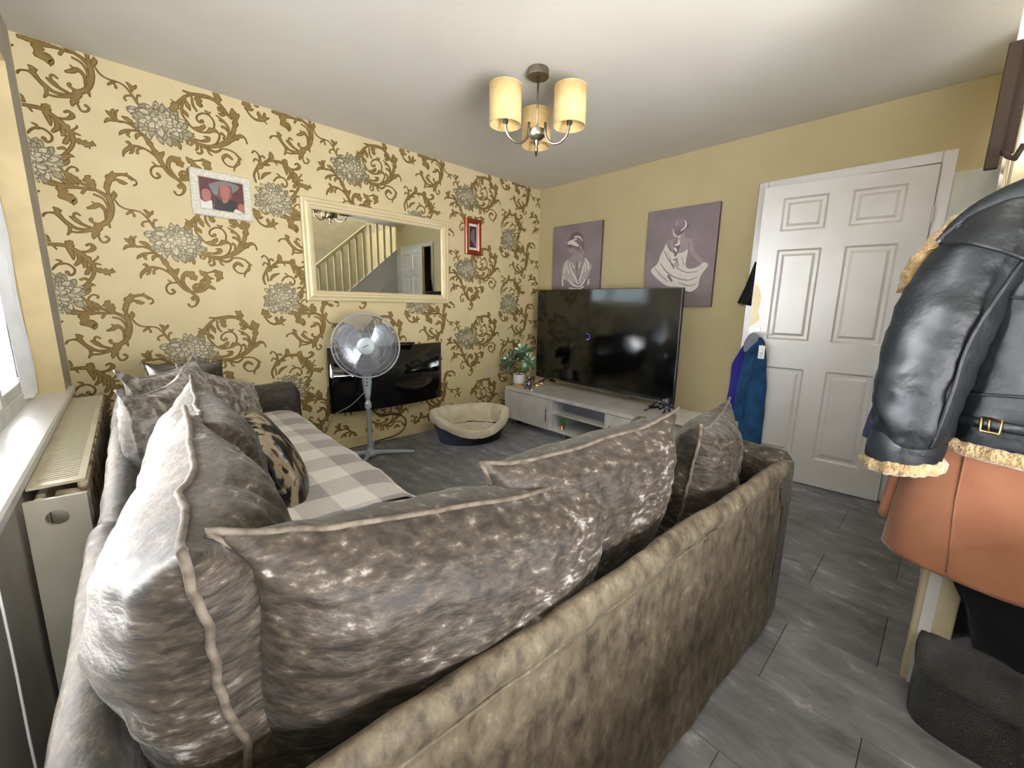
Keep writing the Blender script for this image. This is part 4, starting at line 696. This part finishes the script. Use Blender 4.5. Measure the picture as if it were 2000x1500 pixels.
for k in range(n * 2 + 1):
    a = PI * k / n; q_ = abs(math.sin(a * 4.5 + .4)) ** .45; top = rimz(a) + .012; row = []
    for j, (rr, zz) in enumerate(pth):
        s_ = j / (len(pth) - 1)
        if s_ > .45: rr = rr - .10 * q_ * math.sin(min(1, (s_ - .45) / .5) * PI)
        wv = .012 * nz(a * 2.2, s_ * 3, 1, 1.5) + .006 * nz(a * 6, s_ * 6, 1, 1.5)
        x_, y_ = ov(a, rr + wv); row.append((x_, y_, max(.05, top + zz + wv * .7)))
    rows.append(row)
MB().grid(rows).build('fleece_lining', M['fleece'], db, True)
rows = []
for i in range(9):
    r_ = .01 + .84 * i / 8; rows.append([(ov(2 * PI * k / 48, r_)[0], ov(2 * PI * k / 48, r_)[1], .085 + .03 * (1 - (i / 8) ** 2) + .012 * nz(r_ * 8 * math.cos(k / 8), r_ * 8 * math.sin(k / 8), 4)) for k in range(48)])
MB().grid(rows, closed_u=True).build('fluffy_pad', M['fluff'], db, True)
# ================================================================ TV UNIT
tu = empty('tv_unit', (3.16, -1.17, 0), 'long low white gloss television unit with two doors and an open middle shelf', 'tv unit')
UX0, UX1, UY0, UY1, UZ0, UZ1 = 2.91, 3.42, -2.075, -.265, .065, .380
MB().box(UX0, UX1, UY0, UY1, UZ1 - .032, UZ1, .0015).build('top_board', M['gloss'], tu)
MB().box(UX0 + .002, UX1, UY0, UY1, UZ0, UZ0 + .02, .001).build('bottom_board', M['gloss'], tu)
MB().box(UX1 - .01, UX1, UY0, UY1, UZ0 + .02, UZ1 - .032).build('rear_board', M['gloss_in'], tu)
for a, b in ((UY1 - .018, UY1), (-.893, -.875), (-1.475, -1.457), (UY0, UY0 + .018)): MB().box(UX0 + .004, UX1 - .01, a, b, UZ0 + .02, UZ1 - .032).build('upright', M['gloss_in'], tu)
MB().box(UX0 + .01, UX1 - .01, -1.457, -.893, .222, .236).build('shelf', M['gloss'], tu)
for a, b, hy in ((-.874, UY1 - .001, -.835), (UY0 + .001, -1.476, -1.515)):
    d_ = MB().box(UX0 - .012, UX0 + .004, a, b, UZ0 + .002, UZ1 - .036, .0015).build('cabinet_door', M['gloss'], tu)
    MB().box(UX0 - .024, UX0 - .012, hy - .004, hy + .004, .145, .26, .002).build('handle', M['alu'], d_)
for y in (UY0 + .1, -.97, UY1 - .1):
    MB().box(UX0 + .09, UX1 - .06, y - .02, y + .02, 0, UZ0).build('plinth_foot', M['dark'], tu)
reparent(tu)
# ================================================================ TV
tv = empty('television', (3.305, -1.047, .38), 'large black flat television on two splayed legs, showing a faint loading ring', 'television', rot=(0, 0, R(-3.9)))
TWD = .808; z0t, z1t = .052, .957
tvp = lambda o: o
MB().box(.0, .030, -TWD, TWD, z0t, z1t, .004).build('casing', M['black'], tv)
MB().box(.030, .065, -TWD + .15, TWD - .15, z0t + .04, .55, .01).build('rear_housing', M['black'], tv)
MB().box(-.0015, .0, -TWD + .006, TWD - .006, z0t + .014, z1t - .005).build('screen', M['screen'], tv)
rg_ = MB(); 
for k in range(16):
    a = R(50 + k * 15.5); s_ = .0018 + .0022 * (k / 16); yy, zz = .10 + .026 * math.cos(a), .525 + .026 * math.sin(a); rg_.box(-.0022, -.0016, yy - s_, yy + s_, zz - s_, zz + s_)
tag(rg_.build('loading_ring', M['glow'], tv), kind='stuff')
for y_ in (-TWD + .145, TWD - .17):
    MB().tube([(.012, y_, z0t + .012), (-.05, y_, .03), (-.155, y_ + .0, .006)], [.012, .011, .009], 8, flat=.7).build('leg', M['black'], tv, True, angle=50)
    MB().tube([(.012, y_, z0t + .012), (.06, y_, .03), (.13, y_, .006)], [.012, .011, .009], 8, flat=.7).build('leg', M['black'], tv, True, angle=50)
for y_, s_ in ((-.35, 1), (.12, .8)):
    tag(MB().tube(cr_spline([(3.36, -1.047 + y_, .44), (3.375, -1.047 + y_ - .01, .40), (3.41, -1.047 + y_ - .02, .384), (3.45, -1.047 + y_, .36)], 5), .0025, 6).build('tv_cable', M['black'], None, True),
        'black cable dropping behind the television towards its %s' % ('right leg' if s_ == 1 else 'left leg'), 'cable')
# speaker on the shelf
tag(MB().box(3.03, 3.15, -1.40, -.935, .2365, .327, .006).build('soundbar', M['black'], None), 'black rectangular speaker box on the open shelf of the white unit', 'speaker')
# ornaments
def figurine(loc, s, label, m, yaw=0, arm=True):
    r = empty('figurine', loc, label, 'ornament', None, (0, 0, R(yaw)))
    k = s
    MB().ball((0, 0, .28 * k), .20 * k, 8, (1, .9, 1.1)).ball((0, 0, .52 * k), .16 * k, 8, (1, .9, 1.1)).build('body', m, r, True)
    h = MB().ball((-.02 * k, 0, .80 * k), .19 * k, 10, (1, 1, .95)).build('head', m, r, True)
    for sg in (-1, 1): MB().ball((0, .18 * k * sg, .86 * k), .065 * k, 6, (.5, 1, 1)).build('ear', m, h, True)
    MB().ball((-.19 * k, 0, .76 * k), .08 * k, 6).build('muzzle', m, h, True)
    for sg in (-1, 1):
        MB().tube(cr_spline([(0, .12 * k * sg, .22 * k), (-.22 * k, .2 * k * sg, .24 * k), (-.28 * k, .18 * k * sg, .06 * k), (-.38 * k, .18 * k * sg, .045 * k)], 4), [.085 * k] * 13, 8).build('leg', m, r, True)
        if arm: MB().tube(cr_spline([(0, .14 * k * sg, .56 * k), (-.08 * k, .30 * k * sg, .46 * k), (-.1 * k, (.42 if sg > 0 else .2) * k * sg, (.42 if sg > 0 else .62) * k)], 5), .05 * k, 8).build('arm', m, r, True)
    return r
figurine((3.02, -.49, .380), .125, 'small dark bronze monkey figurine beside the potted plant', mat('dark bronze', (40, 26, 22), .55, spec=.2), 20)
f_ = figurine((3.06, -1.905, .380), .155, 'glossy black monkey figurine at the right end of the unit by the television leg', mat('black resin', (9, 10, 12), .5, spec=.12), 35)
MB().tube(cr_spline([(0, .06, .08), (-.02, .10, .078), (-.03, .145, .082)], 4), [.010] * 5 + [.013] * 3 + [.006], 8).build('raised_arm', bpy.data.materials['black resin'], f_, True)
mb = MB(); mb.tube([(.0 + .062 * math.cos(k * .21), .05 * math.sin(k * .21), .004 + k * .00018) for k in range(91)], .0035, 6)
tag(mb.build('cable_coil', M['brasst'], None, True, loc=(3.19, -.455, .381)), 'coil of gold coloured cable lying under the left television leg', 'cable')
tag(MB().lathe([(.010, 0), (.012, .002), (.012, .012), (.004, .014), (.003, .022)], (2.945, -.60, .380), 14).build('tealight', M['ceramic'], None, True), 'tiny white candle on the front edge of the unit near the bronze figurine', 'candle')
# potted monstera
pl = empty('potted_plant', (3.025, -.335, .380), 'artificial monstera with variegated leaves in a white pot on a pale wood stand', 'plant')
MB().lathe([(.050, .0), (.052, .004), (.052, .022), (.046, .026)], (0, 0, 0), 24).build('wood_stand', M['potwood'], pl, True, angle=40)
MB().lathe([(.052, .026), (.062, .034), (.063, .118), (.060, .120), (.058, .110)], (0, 0, 0), 28, cap=(True, False)).build('pot', M['ceramic'], pl, True, angle=40)
MB().lathe([(.001, .108), (.059, .108)], (0, 0, 0), 20).build('soil', M['soil'], pl)
IR = Vector((.718, -.696, 0)); IF = Vector((.696, .718, 0))
for i, (u, v, z, sz, yw, tl) in enumerate(((.028, -.02, .345, .105, 10, .5), (-.09, -.03, .262, .10, 40, .2), (.09, -.03, .265, .10, -30, .3), (.03, .05, .30, .08, 60, .4), (.055, -.055, .20, .06, -10, .2))):
    c = IR * u + IF * v + Vector((0, 0, z)); lf_ = MB(); no_ = 28; out = []
    for k in range(no_):
        a = 2 * PI * k / no_; r_ = sz * (1 - .16 * abs(math.sin(a / 2)) * 0) * (1 + .08 * math.cos(a)); 
        notch = .55 if (k % 4 == 2 and 5 < k < 24) else 1.0
        out.append((r_ * notch * math.sin(a) * .82, r_ * notch * -math.cos(a) if k else -sz * .55))
    q_ = Matrix.Rotation(R(yw), 3, 'Z') @ Matrix.Rotation(tl, 3, 'X'); fwd = -IF
    def mp(x, y, d=0):
        loc = IR * x + Vector((0, 0, y)) + fwd * (d + .25 * abs(x) * 0 - 2.2 * x * x - y * y * 1.5); return c + (Matrix.Rotation(R(yw), 3, 'Z') @ (Matrix.Rotation(tl, 3, IR) @ loc))
    lf_.add([mp(0, 0)] + [mp(x, y) for x, y in out], [(0, k + 1, (k + 1) % no_ + 1) for k in range(no_)])
    lo = lf_.build('leaf', M['leaf'], pl, True); md = lo.modifiers.new('t', 'SOLIDIFY'); md.thickness = .0015
    rb = MB()
    for x, y in ((0, sz * .9), (sz * .55, sz * .45), (-sz * .55, sz * .45), (sz * .6, -.1 * sz), (-sz * .6, -.1 * sz)):
        vs = [mp(x * t, y * t, .0022) for t in (0, .33, .66, 1)]; rb.tube(vs, [.0028, .0022, .0018, .001], 4)
    rb.build('leaf_rib', M['leafpale'], lo, True)
    base = c + (Matrix.Rotation(R(yw), 3, 'Z') @ (Matrix.Rotation(tl, 3, IR) @ Vector((0, 0, -sz * .5))))
    MB().tube(cr_spline([(u * .08, v * .1, .108), tuple(Vector((base.x * .35, base.y * .35, .108 + (base.z - .108) * .55))), tuple(base)], 6), .0026, 6).build('stem', M['stem'], pl, True)
# grass pot
gp = empty('grass_pot', (2.975, -.975, UZ0 + .0205), 'little copper pot of bright green artificial grass on the lower shelf', 'plant')
MB().lathe([(.021, 0), (.026, .05), (.024, .05), (.023, .042)], (0, 0, 0), 20).build('pot', M['copper'], gp, True, angle=40)
g = MB(); rg = random.Random(3)
for k in range(90):
    a = rg.random() * 2 * PI; r_ = rg.random() * .018; l = .045 + rg.random() * .028; bx, by = r_ * math.cos(a), r_ * math.sin(a); ox, oy = (bx * 1.3 + rg.uniform(-.008, .008)), (by * 1.3 + rg.uniform(-.008, .008)); a2 = rg.random() * PI; wx, wy = .0016 * math.cos(a2), .0016 * math.sin(a2)
    g.add([(bx - wx, by - wy, .042), (bx + wx, by + wy, .042), (bx + ox * .5 + wx, by + oy * .5 + wy, .042 + l * .6), (bx + ox * .5 - wx, by + oy * .5 - wy, .042 + l * .6), (bx + ox, by + oy, .042 + l)], [(0, 1, 2, 3), (3, 2, 4)])
tag(g.build('grass_blades', M['grass'], gp), kind='stuff')
# ================================================================ CEILING LIGHT
cl = empty('ceiling_light', (1.950, -1.578, H), 'brushed nickel three-arm ceiling light with parchment drum shades', 'ceiling light')
MB().lathe([(.055, -.001), (.056, -.004), (.056, -.036), (.054, -.038)][::-1], (0, 0, 0), 36).build('ceiling_rose', M['nickel'], cl, True, angle=40)
MB().lathe([(.0052, -.29), (.0052, -.036)], (0, 0, 0), 12).build('rod', M['nickel'], cl, True)
MB().lathe([(.010, -.395), (.011, -.39), (.008, -.38), (.006, -.36), (.010, -.352), (.010, -.342), (.030, -.335), (.042, -.322), (.044, -.318), (.044, -.292), (.042, -.290), (.012, -.288)], (0, 0, 0), 28).build('hub', M['nickel'], cl, True, angle=40)
fa = math.atan2(IF.y, IF.x)
for a in (fa, fa + R(118), fa - R(118)):
    ca, sa = math.cos(a), math.sin(a); pth = []
    for t in range(13):
        th_ = PI * t / 12; pth.append(((.117 - .068 * math.cos(th_)) * ca, (.117 - .068 * math.cos(th_)) * sa, -.300 - .075 * math.sin(th_)))
    pth = [(.049 * ca, .049 * sa, -.262)] + pth + [(.187 * ca, .187 * sa, -.288)]
    ar = MB().tube(pth, .0068, 8, flat=1).build('arm', M['nickel'], cl, True)
    cx, cy_ = .187 * ca, .187 * sa
    MB().lathe([(.008, -.300), (.015, -.294), (.015, -.280), (.011, -.276), (.014, -.272), (.014, -.235)], (cx, cy_, 0), 16).build('lamp_holder', M['nickel'], ar, True, angle=40)
    sh = MB().lathe([(.082, -.304), (.0825, -.122)], (cx, cy_, 0), 40, cap=(False, False)).build('lamp_shade', M['shade'], cl, True); md = sh.modifiers.new('t', 'SOLIDIFY'); md.thickness = .002
    MB().lathe([(.0808, -.303), (.0813, -.124)], (cx, cy_, 0), 40, cap=(False, False)).build('shade_lining', M['shadein'], sh, True)
    rr = MB()
    for k in range(3):
        an = a + .6 + 2 * PI * k / 3; rr.tube([(cx + .014 * math.cos(an), cy_ + .014 * math.sin(an), -.272), (cx + .080 * math.cos(an), cy_ + .080 * math.sin(an), -.300)], .0012, 5)
    for zz in (-.304, -.122): rr.tube([(cx + .0818 * math.cos(2 * PI * k / 40), cy_ + .0818 * math.sin(2 * PI * k / 40), zz) for k in range(41)], .0018, 5, caps=False)
    rr.build('shade_ring', M['shade'], sh, True)
    MB().ball((cx, cy_, -.215), .024, 10, (1, 1, 1.25)).build('bulb', M['ceramic'], cl, True)
tag(MB().lathe([(.010, 0), (.009, -.004), (.003, -.006)][::-1], (1.52, -2.06, H), 12).tube([(1.52, -2.06, H - .004), (1.53, -2.06, H - .018), (1.52, -2.055, H - .024)], .0018, 6).build('ceiling_hook', M['nickel'], None, True), 'tiny screw hook left in the bare ceiling', 'hook')
# ================================================================ STAIRS
SX0, SL, SZ = 1.80, .866, 0.0     # first riser, slope
st = empty('staircase', (1.80, YS, 0), 'staircase with dark carpet, white string panel and cream spindles, mostly hidden behind the hung coats', 'staircase')
st.location = (0, 0, 0)
sp = MB(); zt = lambda x: .655 + SL * (x - 2.0)
sp.v = [(1.96, YS - .03, 0), (W, YS - .03, 0), (W, YS - .03, zt(W) - .02), (1.96, YS - .03, zt(1.96) - .02), (1.96, YS - .002, 0), (W, YS - .002, 0), (W, YS - .002, zt(W) - .02), (1.96, YS - .002, zt(1.96) - .02)]
sp.f = [(0, 3, 2, 1), (4, 5, 6, 7), (0, 1, 5, 4), (3, 7, 6, 2), (0, 4, 7, 3), (1, 2, 6, 5)]
sp.build('spandrel', M['white'], st)
def slab(x0, x1, za, zb, y0, y1, m, name, par):
    b = MB(); b.v = [(x, y, z) for y in (y0, y1) for x, z in ((x0, za(x0)), (x1, za(x1)), (x1, zb(x1)), (x0, zb(x0)))]
    b.f = [(0, 1, 2, 3), (4, 7, 6, 5), (0, 4, 5, 1), (1, 5, 6, 2), (2, 6, 7, 3), (3, 7, 4, 0)]; return b.build(name, m, par)
slab(2.04, W, lambda x: zt(x) - .03, lambda x: zt(x) + .0, YS - .04, YS + .008, M['white'], 'string', st)
slab(2.30, W, lambda x: zt(x) - .40, lambda x: zt(x) - .37, YS - .01, YS + .004, M['white'], 'string_moulding', st)
slab(2.04, 3.10, lambda x: zt(x) + .70, lambda x: zt(x) + .755, YS - .055, YS + .012, M['frame'], 'handrail', st)
x = 2.15
while x < W - .02:
    top = min(zt(x) + .70, H + .3); MB().box(x - .016, x + .016, YS - .036, YS - .004, zt(x) - .02, top).build('baluster', M['frame'], st); x += .1135
MB().box(1.965, 2.055, YS - .075, YS + .015, .0, H, .004).build('newel_post', M['newel'], st)
for k in range(11):
    xs = SX0 + .231 * k; zz = .20 * (k + 1)
    if xs > W: break
    if k == 0:
        b = MB(); pr_ = [(xs + .30, YS - .86), (xs + .02, YS - .86), (xs, YS - .82), (xs - .035, YS - .5), (xs - .05, YS - .20), (xs - .03, YS - .05), (xs + .03, YS - .005), (xs + .14, YS - .006), (xs + .3, YS - .03)]
        pr_ = cr_spline(pr_, 4); nn = len(pr_); pr_ = [(a, min(b_y, YS - .004)) for a, b_y in pr_]
        rows = []
        for ins, z in ((.012, 0), (.012, .155), (0, .165), (-.004, .182), (.006, .196), (.02, .2)): rows.append([(a + ins, bb - ins * .4, z) for a, bb in pr_])
        b.grid(rows); b.f.append(tuple(range(5 * nn, 6 * nn))); b.build('step', M['carpet'], st, True, angle=50)
    else:
        MB().box(xs, xs + .26, YS - .86, YS - .034, 0 if k < 2 else zz - .42, zz, .012).build('step', M['carpet'], st)
# dark wooden coat board with its bracket on the newel
cb = empty('coat_board', (1.95, YS, 1.6), 'dark stained wooden coat board fixed upright beside the newel above the leather jacket', 'coat rack'); cb.location = (0, 0, 0)
MB().box(1.945, 1.965, -3.296, -3.270, 1.563, 1.862, .002).build('board', M['dkwood'], cb)
MB().box(1.9655, 1.985, -3.318, -3.285, 1.60, 1.90, .002).build('batten', M['dkwood'], cb)
MB().box(1.950, 1.964, -3.322, -3.282, 1.863, 1.985, .002).build('bracket', M['white'], cb)
MB().lathe([(.005, 0), (.004, .003)], (1.9495, -3.302, 1.955), 10, ax=(-1, 0, 0)).build('screw', M['alu'], cb)
MB().tube([(1.945, -3.30, 1.60), (1.90, -3.31, 1.575), (1.87, -3.32, 1.56), (1.86, -3.33, 1.59)], .006, 8).build('hook', M['dkwood'], cb, True)
# ================================================================ HANGING GARMENTS
def tubeskin(secs, nang=40, wob=.0, nsc=8, seed=0, fold=0, nf=9):
    "secs: list of (cx,cy,cz, rx, ry, twist) rings (horizontal-ish ellipses in xy)"
    S = cr_spline(secs, 6); rows = []
    for i, s in enumerate(S):
        cx, cy_, cz, rx, ry, tw = s[:6]; row = []
        for k in range(nang):
            a = 2 * PI * k / nang; f = 1 + fold * (i / len(S)) * math.sin(a * nf + seed + i * .05) + wob * nz(math.cos(a) * 2 + seed, math.sin(a) * 2, cz * nsc) 
            x_, y_ = rx * f * math.cos(a), ry * f * math.sin(a); row.append((cx + x_ * math.cos(tw) - y_ * math.sin(tw), cy_ + x_ * math.sin(tw) + y_ * math.cos(tw), cz))
        rows.append(row)
    return MB().grid(rows, closed_u=True)
jk = empty('leather_jacket', (1.8, -3.4, .85), 'black leather aviator jacket with shearling collar, cuff and hem hanging at the stair foot', 'jacket'); jk.location = (0, 0, 0)
# torso
b = tubeskin([(1.86, -3.455, 1.505, .03, .05, 0), (1.855, -3.45, 1.485, .075, .13, 0), (1.85, -3.45, 1.43, .10, .20, 0), (1.84, -3.47, 1.33, .115, .225, 0), (1.83, -3.49, 1.15, .125, .225, 0), (1.82, -3.50, 1.00, .13, .225, 0), (1.815, -3.50, .90, .125, .215, 0), (1.815, -3.50, .86, .122, .21, 0)], 48, .10, 7, 2, .03, 7)
b.build('body', M['leather'], jk, True)
def limb(pts, rad, name, m, par, wob=.05, seed=0, nn=36, fl_=1.0, nsc=9, fold=0.0):
    P = cr_spline([tuple(p) + (r,) for p, r in zip(pts, rad)], 7); mb = MB().tube([p[:3] for p in P], [p[3] for p in P], nn, flat=fl_)
    c = [Vector(p[:3]) for p in P]; out = []
    for i, v in enumerate(mb.v):
        v = Vector(v); cc = c[min(i // nn, len(c) - 1)]; d = v - cc; f = 1 + wob * (nz(v.x, v.y, v.z, nsc) + .6 * nz(v.x + 7, v.y, v.z * 1.6, nsc * 2)) + fold * math.sin(v.z * 95 + 4 * math.atan2(d.y, d.x) + 5 * nz(v.x, v.y, v.z, 6)) * (.35 + .65 * abs(2 * i / len(mb.v) - .9)); out.append(tuple(cc + d * f))
    mb.v = out; return mb.build(name, m, par, True, angle=70)
sv = limb([(1.80, -3.36, 1.43), (1.775, -3.325, 1.37), (1.745, -3.272, 1.26), (1.715, -3.245, 1.12), (1.70, -3.238, 1.00), (1.695, -3.235, .91), (1.70, -3.235, .862)], [.045, .076, .090, .092, .088, .080, .074], 'sleeve', M['leather'], jk, .12, 3, fold=.022)
limb([(1.700, -3.234, .868), (1.698, -3.232, .835), (1.697, -3.231, .800)], [.076, .077, .075], 'cuff_band', M['leather'], sv, .05, 4)
seam = [(1.675, -3.370, 1.33), (1.656, -3.342, 1.25), (1.636, -3.306, 1.12), (1.624, -3.296, 1.0), (1.627, -3.286, .90), (1.632, -3.280, .86)]
MB().tube(cr_spline(seam, 6), .005, 6).build('sleeve_seam', M['leather'], sv, True)
# shearling
def pile(pts, r, name, par, seed=0, closed=False):
    P = cr_spline(pts, 8); mb = MB().tube(P, r, 14, caps=not closed); out = []
    for i, v in enumerate(mb.v):
        v = Vector(v); c = Vector(P[min(i // 14, len(P) - 1)]); out.append(tuple(c + (v - c) * (1 + .35 * nz(v.x, v.y, v.z + seed, 45) + .2 * nz(v.x, v.y, v.z, 110))))
    mb.v = out; return mb.build(name, M['shear'], par, True)
pile([(1.697 + .072 * math.cos(a), -3.231 + .070 * math.sin(a), .792 - .012 * math.sin(a)) for a in [2 * PI * k / 16 for k in range(17)]], .0165, 'cuff_pile', sv, 1, True)
pile([(1.815 + .126 * math.cos(a), -3.50 + .215 * math.sin(a), .853) for a in [2 * PI * k / 20 for k in range(21)]], .017, 'hem_pile', jk, 2, True)
pile([(1.76, -3.178, 1.235), (1.76, -3.180, 1.285), (1.765, -3.198, 1.335), (1.79, -3.228, 1.385), (1.815, -3.270, 1.432), (1.83, -3.32, 1.468), (1.84, -3.39, 1.492), (1.84, -3.5, 1.50)], .021, 'collar_pile', jk, 3)
limb([(1.77, -3.20, 1.325), (1.775, -3.235, 1.375), (1.785, -3.29, 1.43), (1.79, -3.37, 1.465)], [.012, .02, .03, .04], 'collar_leather', M['leather'], jk, .06, 9)
for k in range(2): MB().box(1.748 - .006 * k, 1.757 - .006 * k, -3.235 - .022 * k, -3.222 - .022 * k, 1.335 + .026 * k, 1.372 + .026 * k, .002).build('collar_strap', M['leather'], jk)
MB().tube([(1.748, -3.213, 1.325), (1.742, -3.225, 1.345), (1.748, -3.205, 1.345), (1.75, -3.2, 1.332), (1.748, -3.213, 1.325)], .0028, 6).build('collar_buckle', M['brasst'], jk, True)
# waist strap and buckle, pocket and yoke seams on the side towards the camera
def ontorso(a, z, out=.004):
    t = max(0, min(1, (z - .86) / .47)); rx = (.125 + (.115 - .125) * t) ; ry = .215 + .012 * t; cx = 1.817 + .02 * t; return (cx + (rx + out) * math.cos(a), -3.498 + .02 * t + (ry + out) * math.sin(a), z)
MB().tube([ontorso(R(a), .925 + .0 * a, .008) for a in range(120, 216, 6)], .012, 8, flat=.35).build('waist_strap', M['leather'], jk, True)
bk = [ontorso(R(143), .940, .016), ontorso(R(152), .940, .016), ontorso(R(152), .908, .016), ontorso(R(143), .908, .016), ontorso(R(143), .940, .016)]
MB().tube(bk, .0035, 6).tube([ontorso(R(147), .938, .018), ontorso(R(147), .910, .018)], .0025, 6).build('waist_buckle', M['brasst'], jk, True)
MB().tube([ontorso(R(a), .985 + .0004 * (a - 120), .006) for a in range(128, 200, 6)], .004, 6).build('pocket_seam', M['leather'], jk, True)
MB().tube([ontorso(R(a), 1.24 - .0006 * (a - 120), .006) for a in range(110, 200, 6)], .004, 6).build('yoke_seam', M['leather'], jk, True)
MB().tube(cr_spline([(1.70, -3.225, 1.35), (1.665, -3.265, 1.345), (1.648, -3.315, 1.325), (1.655, -3.362, 1.30), (1.69, -3.40, 1.28)], 5), .005, 6).build('armhole_seam', M['leather'], jk, True)
# camel coat
cc_ = empty('camel_coat', (0, 0, 0), 'camel wool coat whose skirt flares out below the leather jacket', 'coat')
b = tubeskin([(1.86, -3.40, 1.00, .07, .12, 0), (1.86, -3.405, .86, .085, .15, 0), (1.85, -3.42, .72, .095, .185, 0), (1.845, -3.43, .60, .10, .205, 0), (1.84, -3.435, .50, .10, .215, 0)], 64, .04, 5, 1, .035, 5)
b.v = [(x, y, z - .03 * max(0, min(1, (-3.25 - y) / .2)) * (1 - (z - .5) / .5) * .35) for x, y, z in b.v]
o = b.build('skirt', M['camel'], cc_, True); md = o.modifiers.new('t', 'SOLIDIFY'); md.thickness = .004
rows = []
for i in range(13):
    t = i / 12; z = .90 - .37 * t; rows.append([(1.875 - .02 * math.sin(u * 3 + t), -3.225 + .010 * t - .10 * u + .018 * t, z - .02 * u * t + .05 * t * (1 - u)) for u in [k / 10 for k in range(11)]])
o = MB().grid(rows).build('inner_flap', M['camel'], cc_, True); md = o.modifiers.new('t', 'SOLIDIFY'); md.thickness = .004
MB().tube([(1.768, -3.345, .84), (1.757, -3.345, .70), (1.748, -3.352, .60), (1.742, -3.358, .51)], .0022, 5).build('flap_seam', M['camel'], cc_, True)
# black and navy garments hanging behind
b = tubeskin([(1.93, -3.46, .95, .03, .10, 0), (1.92, -3.47, .7, .04, .12, 0), (1.90, -3.49, .50, .05, .13, 0), (1.88, -3.54, .36, .05, .125, 0), (1.88, -3.56, .27, .05, .12, 0)], 40, .15, 6, 5, .10, 7)
tag(b.build('black_coat', M['blackcloth'], None, True), 'long black coat hanging beneath and behind the camel coat', 'coat')
tag(limb([(1.90, -3.235, 1.05), (1.885, -3.185, .93), (1.88, -3.168, .86), (1.88, -3.160, .80)], [.05, .042, .036, .034], 'navy_sleeve', M['navy'], None, .1, 2), 'dark navy sleeve poking out behind the leather cuff', 'coat')
# garments on the door
bj = MB(); rows = []
for i in range(11):
    t = i / 10; rows.append([(W - .045 + .004 * math.sin(u * 9 + t * 3), -2.262 + .02 - (-.0) + (.105 * t) * u, 1.52 - .31 * t - .02 * u * t * 0 + .02 * u * t) for u in [k / 8 for k in range(9)]])
o = bj.grid(rows).build('black_sleeve', M['blackcloth'], None, True); md = o.modifiers.new('t', 'SOLIDIFY'); md.thickness = .02
tag(o, 'black sleeve hanging from behind the upper edge of the white door', 'jacket')
rows = []
for i in range(17):
    t = i / 16; z = .96 - .60 * t; wd = .03 + .085 * min(1, t * 3.0) - .02 * max(0, t - .75) * 4; y0_ = -2.262
    rows.append([(W - .048 + .006 * math.sin(u * 8 + t * 4) , y0_ + wd * u + .006 * math.sin(t * 9), z + (.03 * (1 - u) if t < .1 else 0)) for u in [k / 8 for k in range(9)]])
o = MB().grid(rows).build('blue_coat', M['royal'], None, True); md = o.modifiers.new('t', 'SOLIDIFY'); md.thickness = .025
tag(o, 'royal blue coat hanging behind the latch edge of the white door', 'coat')
dn = empty('denim_jacket', (0, 0, 0), 'blue denim jacket with grey hood hanging from the door handle, white tag attached', 'jacket')
b = tubeskin([(3.43, -2.345, .995, .010, .02, 0), (3.43, -2.342, .95, .022, .05, 0), (3.43, -2.345, .82, .030, .068, 0), (3.43, -2.355, .60, .033, .078, 0), (3.43, -2.362, .38, .034, .075, 0), (3.43, -2.372, .17, .034, .072, 0)], 48, .1, 8, 3, .10, 6)
b.build('body', M['denim'], dn, True)
limb([(3.395, -2.325, .90), (3.385, -2.31, .78), (3.38, -2.295, .62), (3.378, -2.288, .46), (3.378, -2.288, .39)], [.03, .034, .034, .031, .030], 'sleeve', M['denim'], dn, .12, 1)
limb([(3.378, -2.288, .425), (3.378, -2.288, .39)], [.033, .033], 'cuff', M['denim'], dn, .03, 1)
limb([(3.40, -2.385, .965), (3.385, -2.355, .925), (3.385, -2.315, .875), (3.39, -2.295, .85)], [.022, .030, .028, .018], 'collar', M['denim'], dn, .1, 1)
limb([(3.40, -2.335, 1.015), (3.39, -2.322, .985), (3.39, -2.30, .93), (3.395, -2.288, .89)], [.022, .034, .030, .016], 'hood', M['hood'], dn, .1, 6)
tg = MB().box(3.352, 3.354, -2.418, -2.378, .855, .945, .0006).build('tag', M['card'], dn); tg.rotation_euler = (0, 0, 0)
MB().box(3.3512, 3.3519, -2.412, -2.384, .893, .896).box(3.3512, 3.3519, -2.409, -2.387, .884, .887).box(3.3512, 3.3519, -2.402, -2.394, .868, .874).build('tag_print', M['hood'], tg)
MB().tube([(3.36, -2.398, .945), (3.385, -2.385, .965)], .001, 5).build('tag_string', M['card'], dn)
print('OBJS', len(bpy.data.objects))
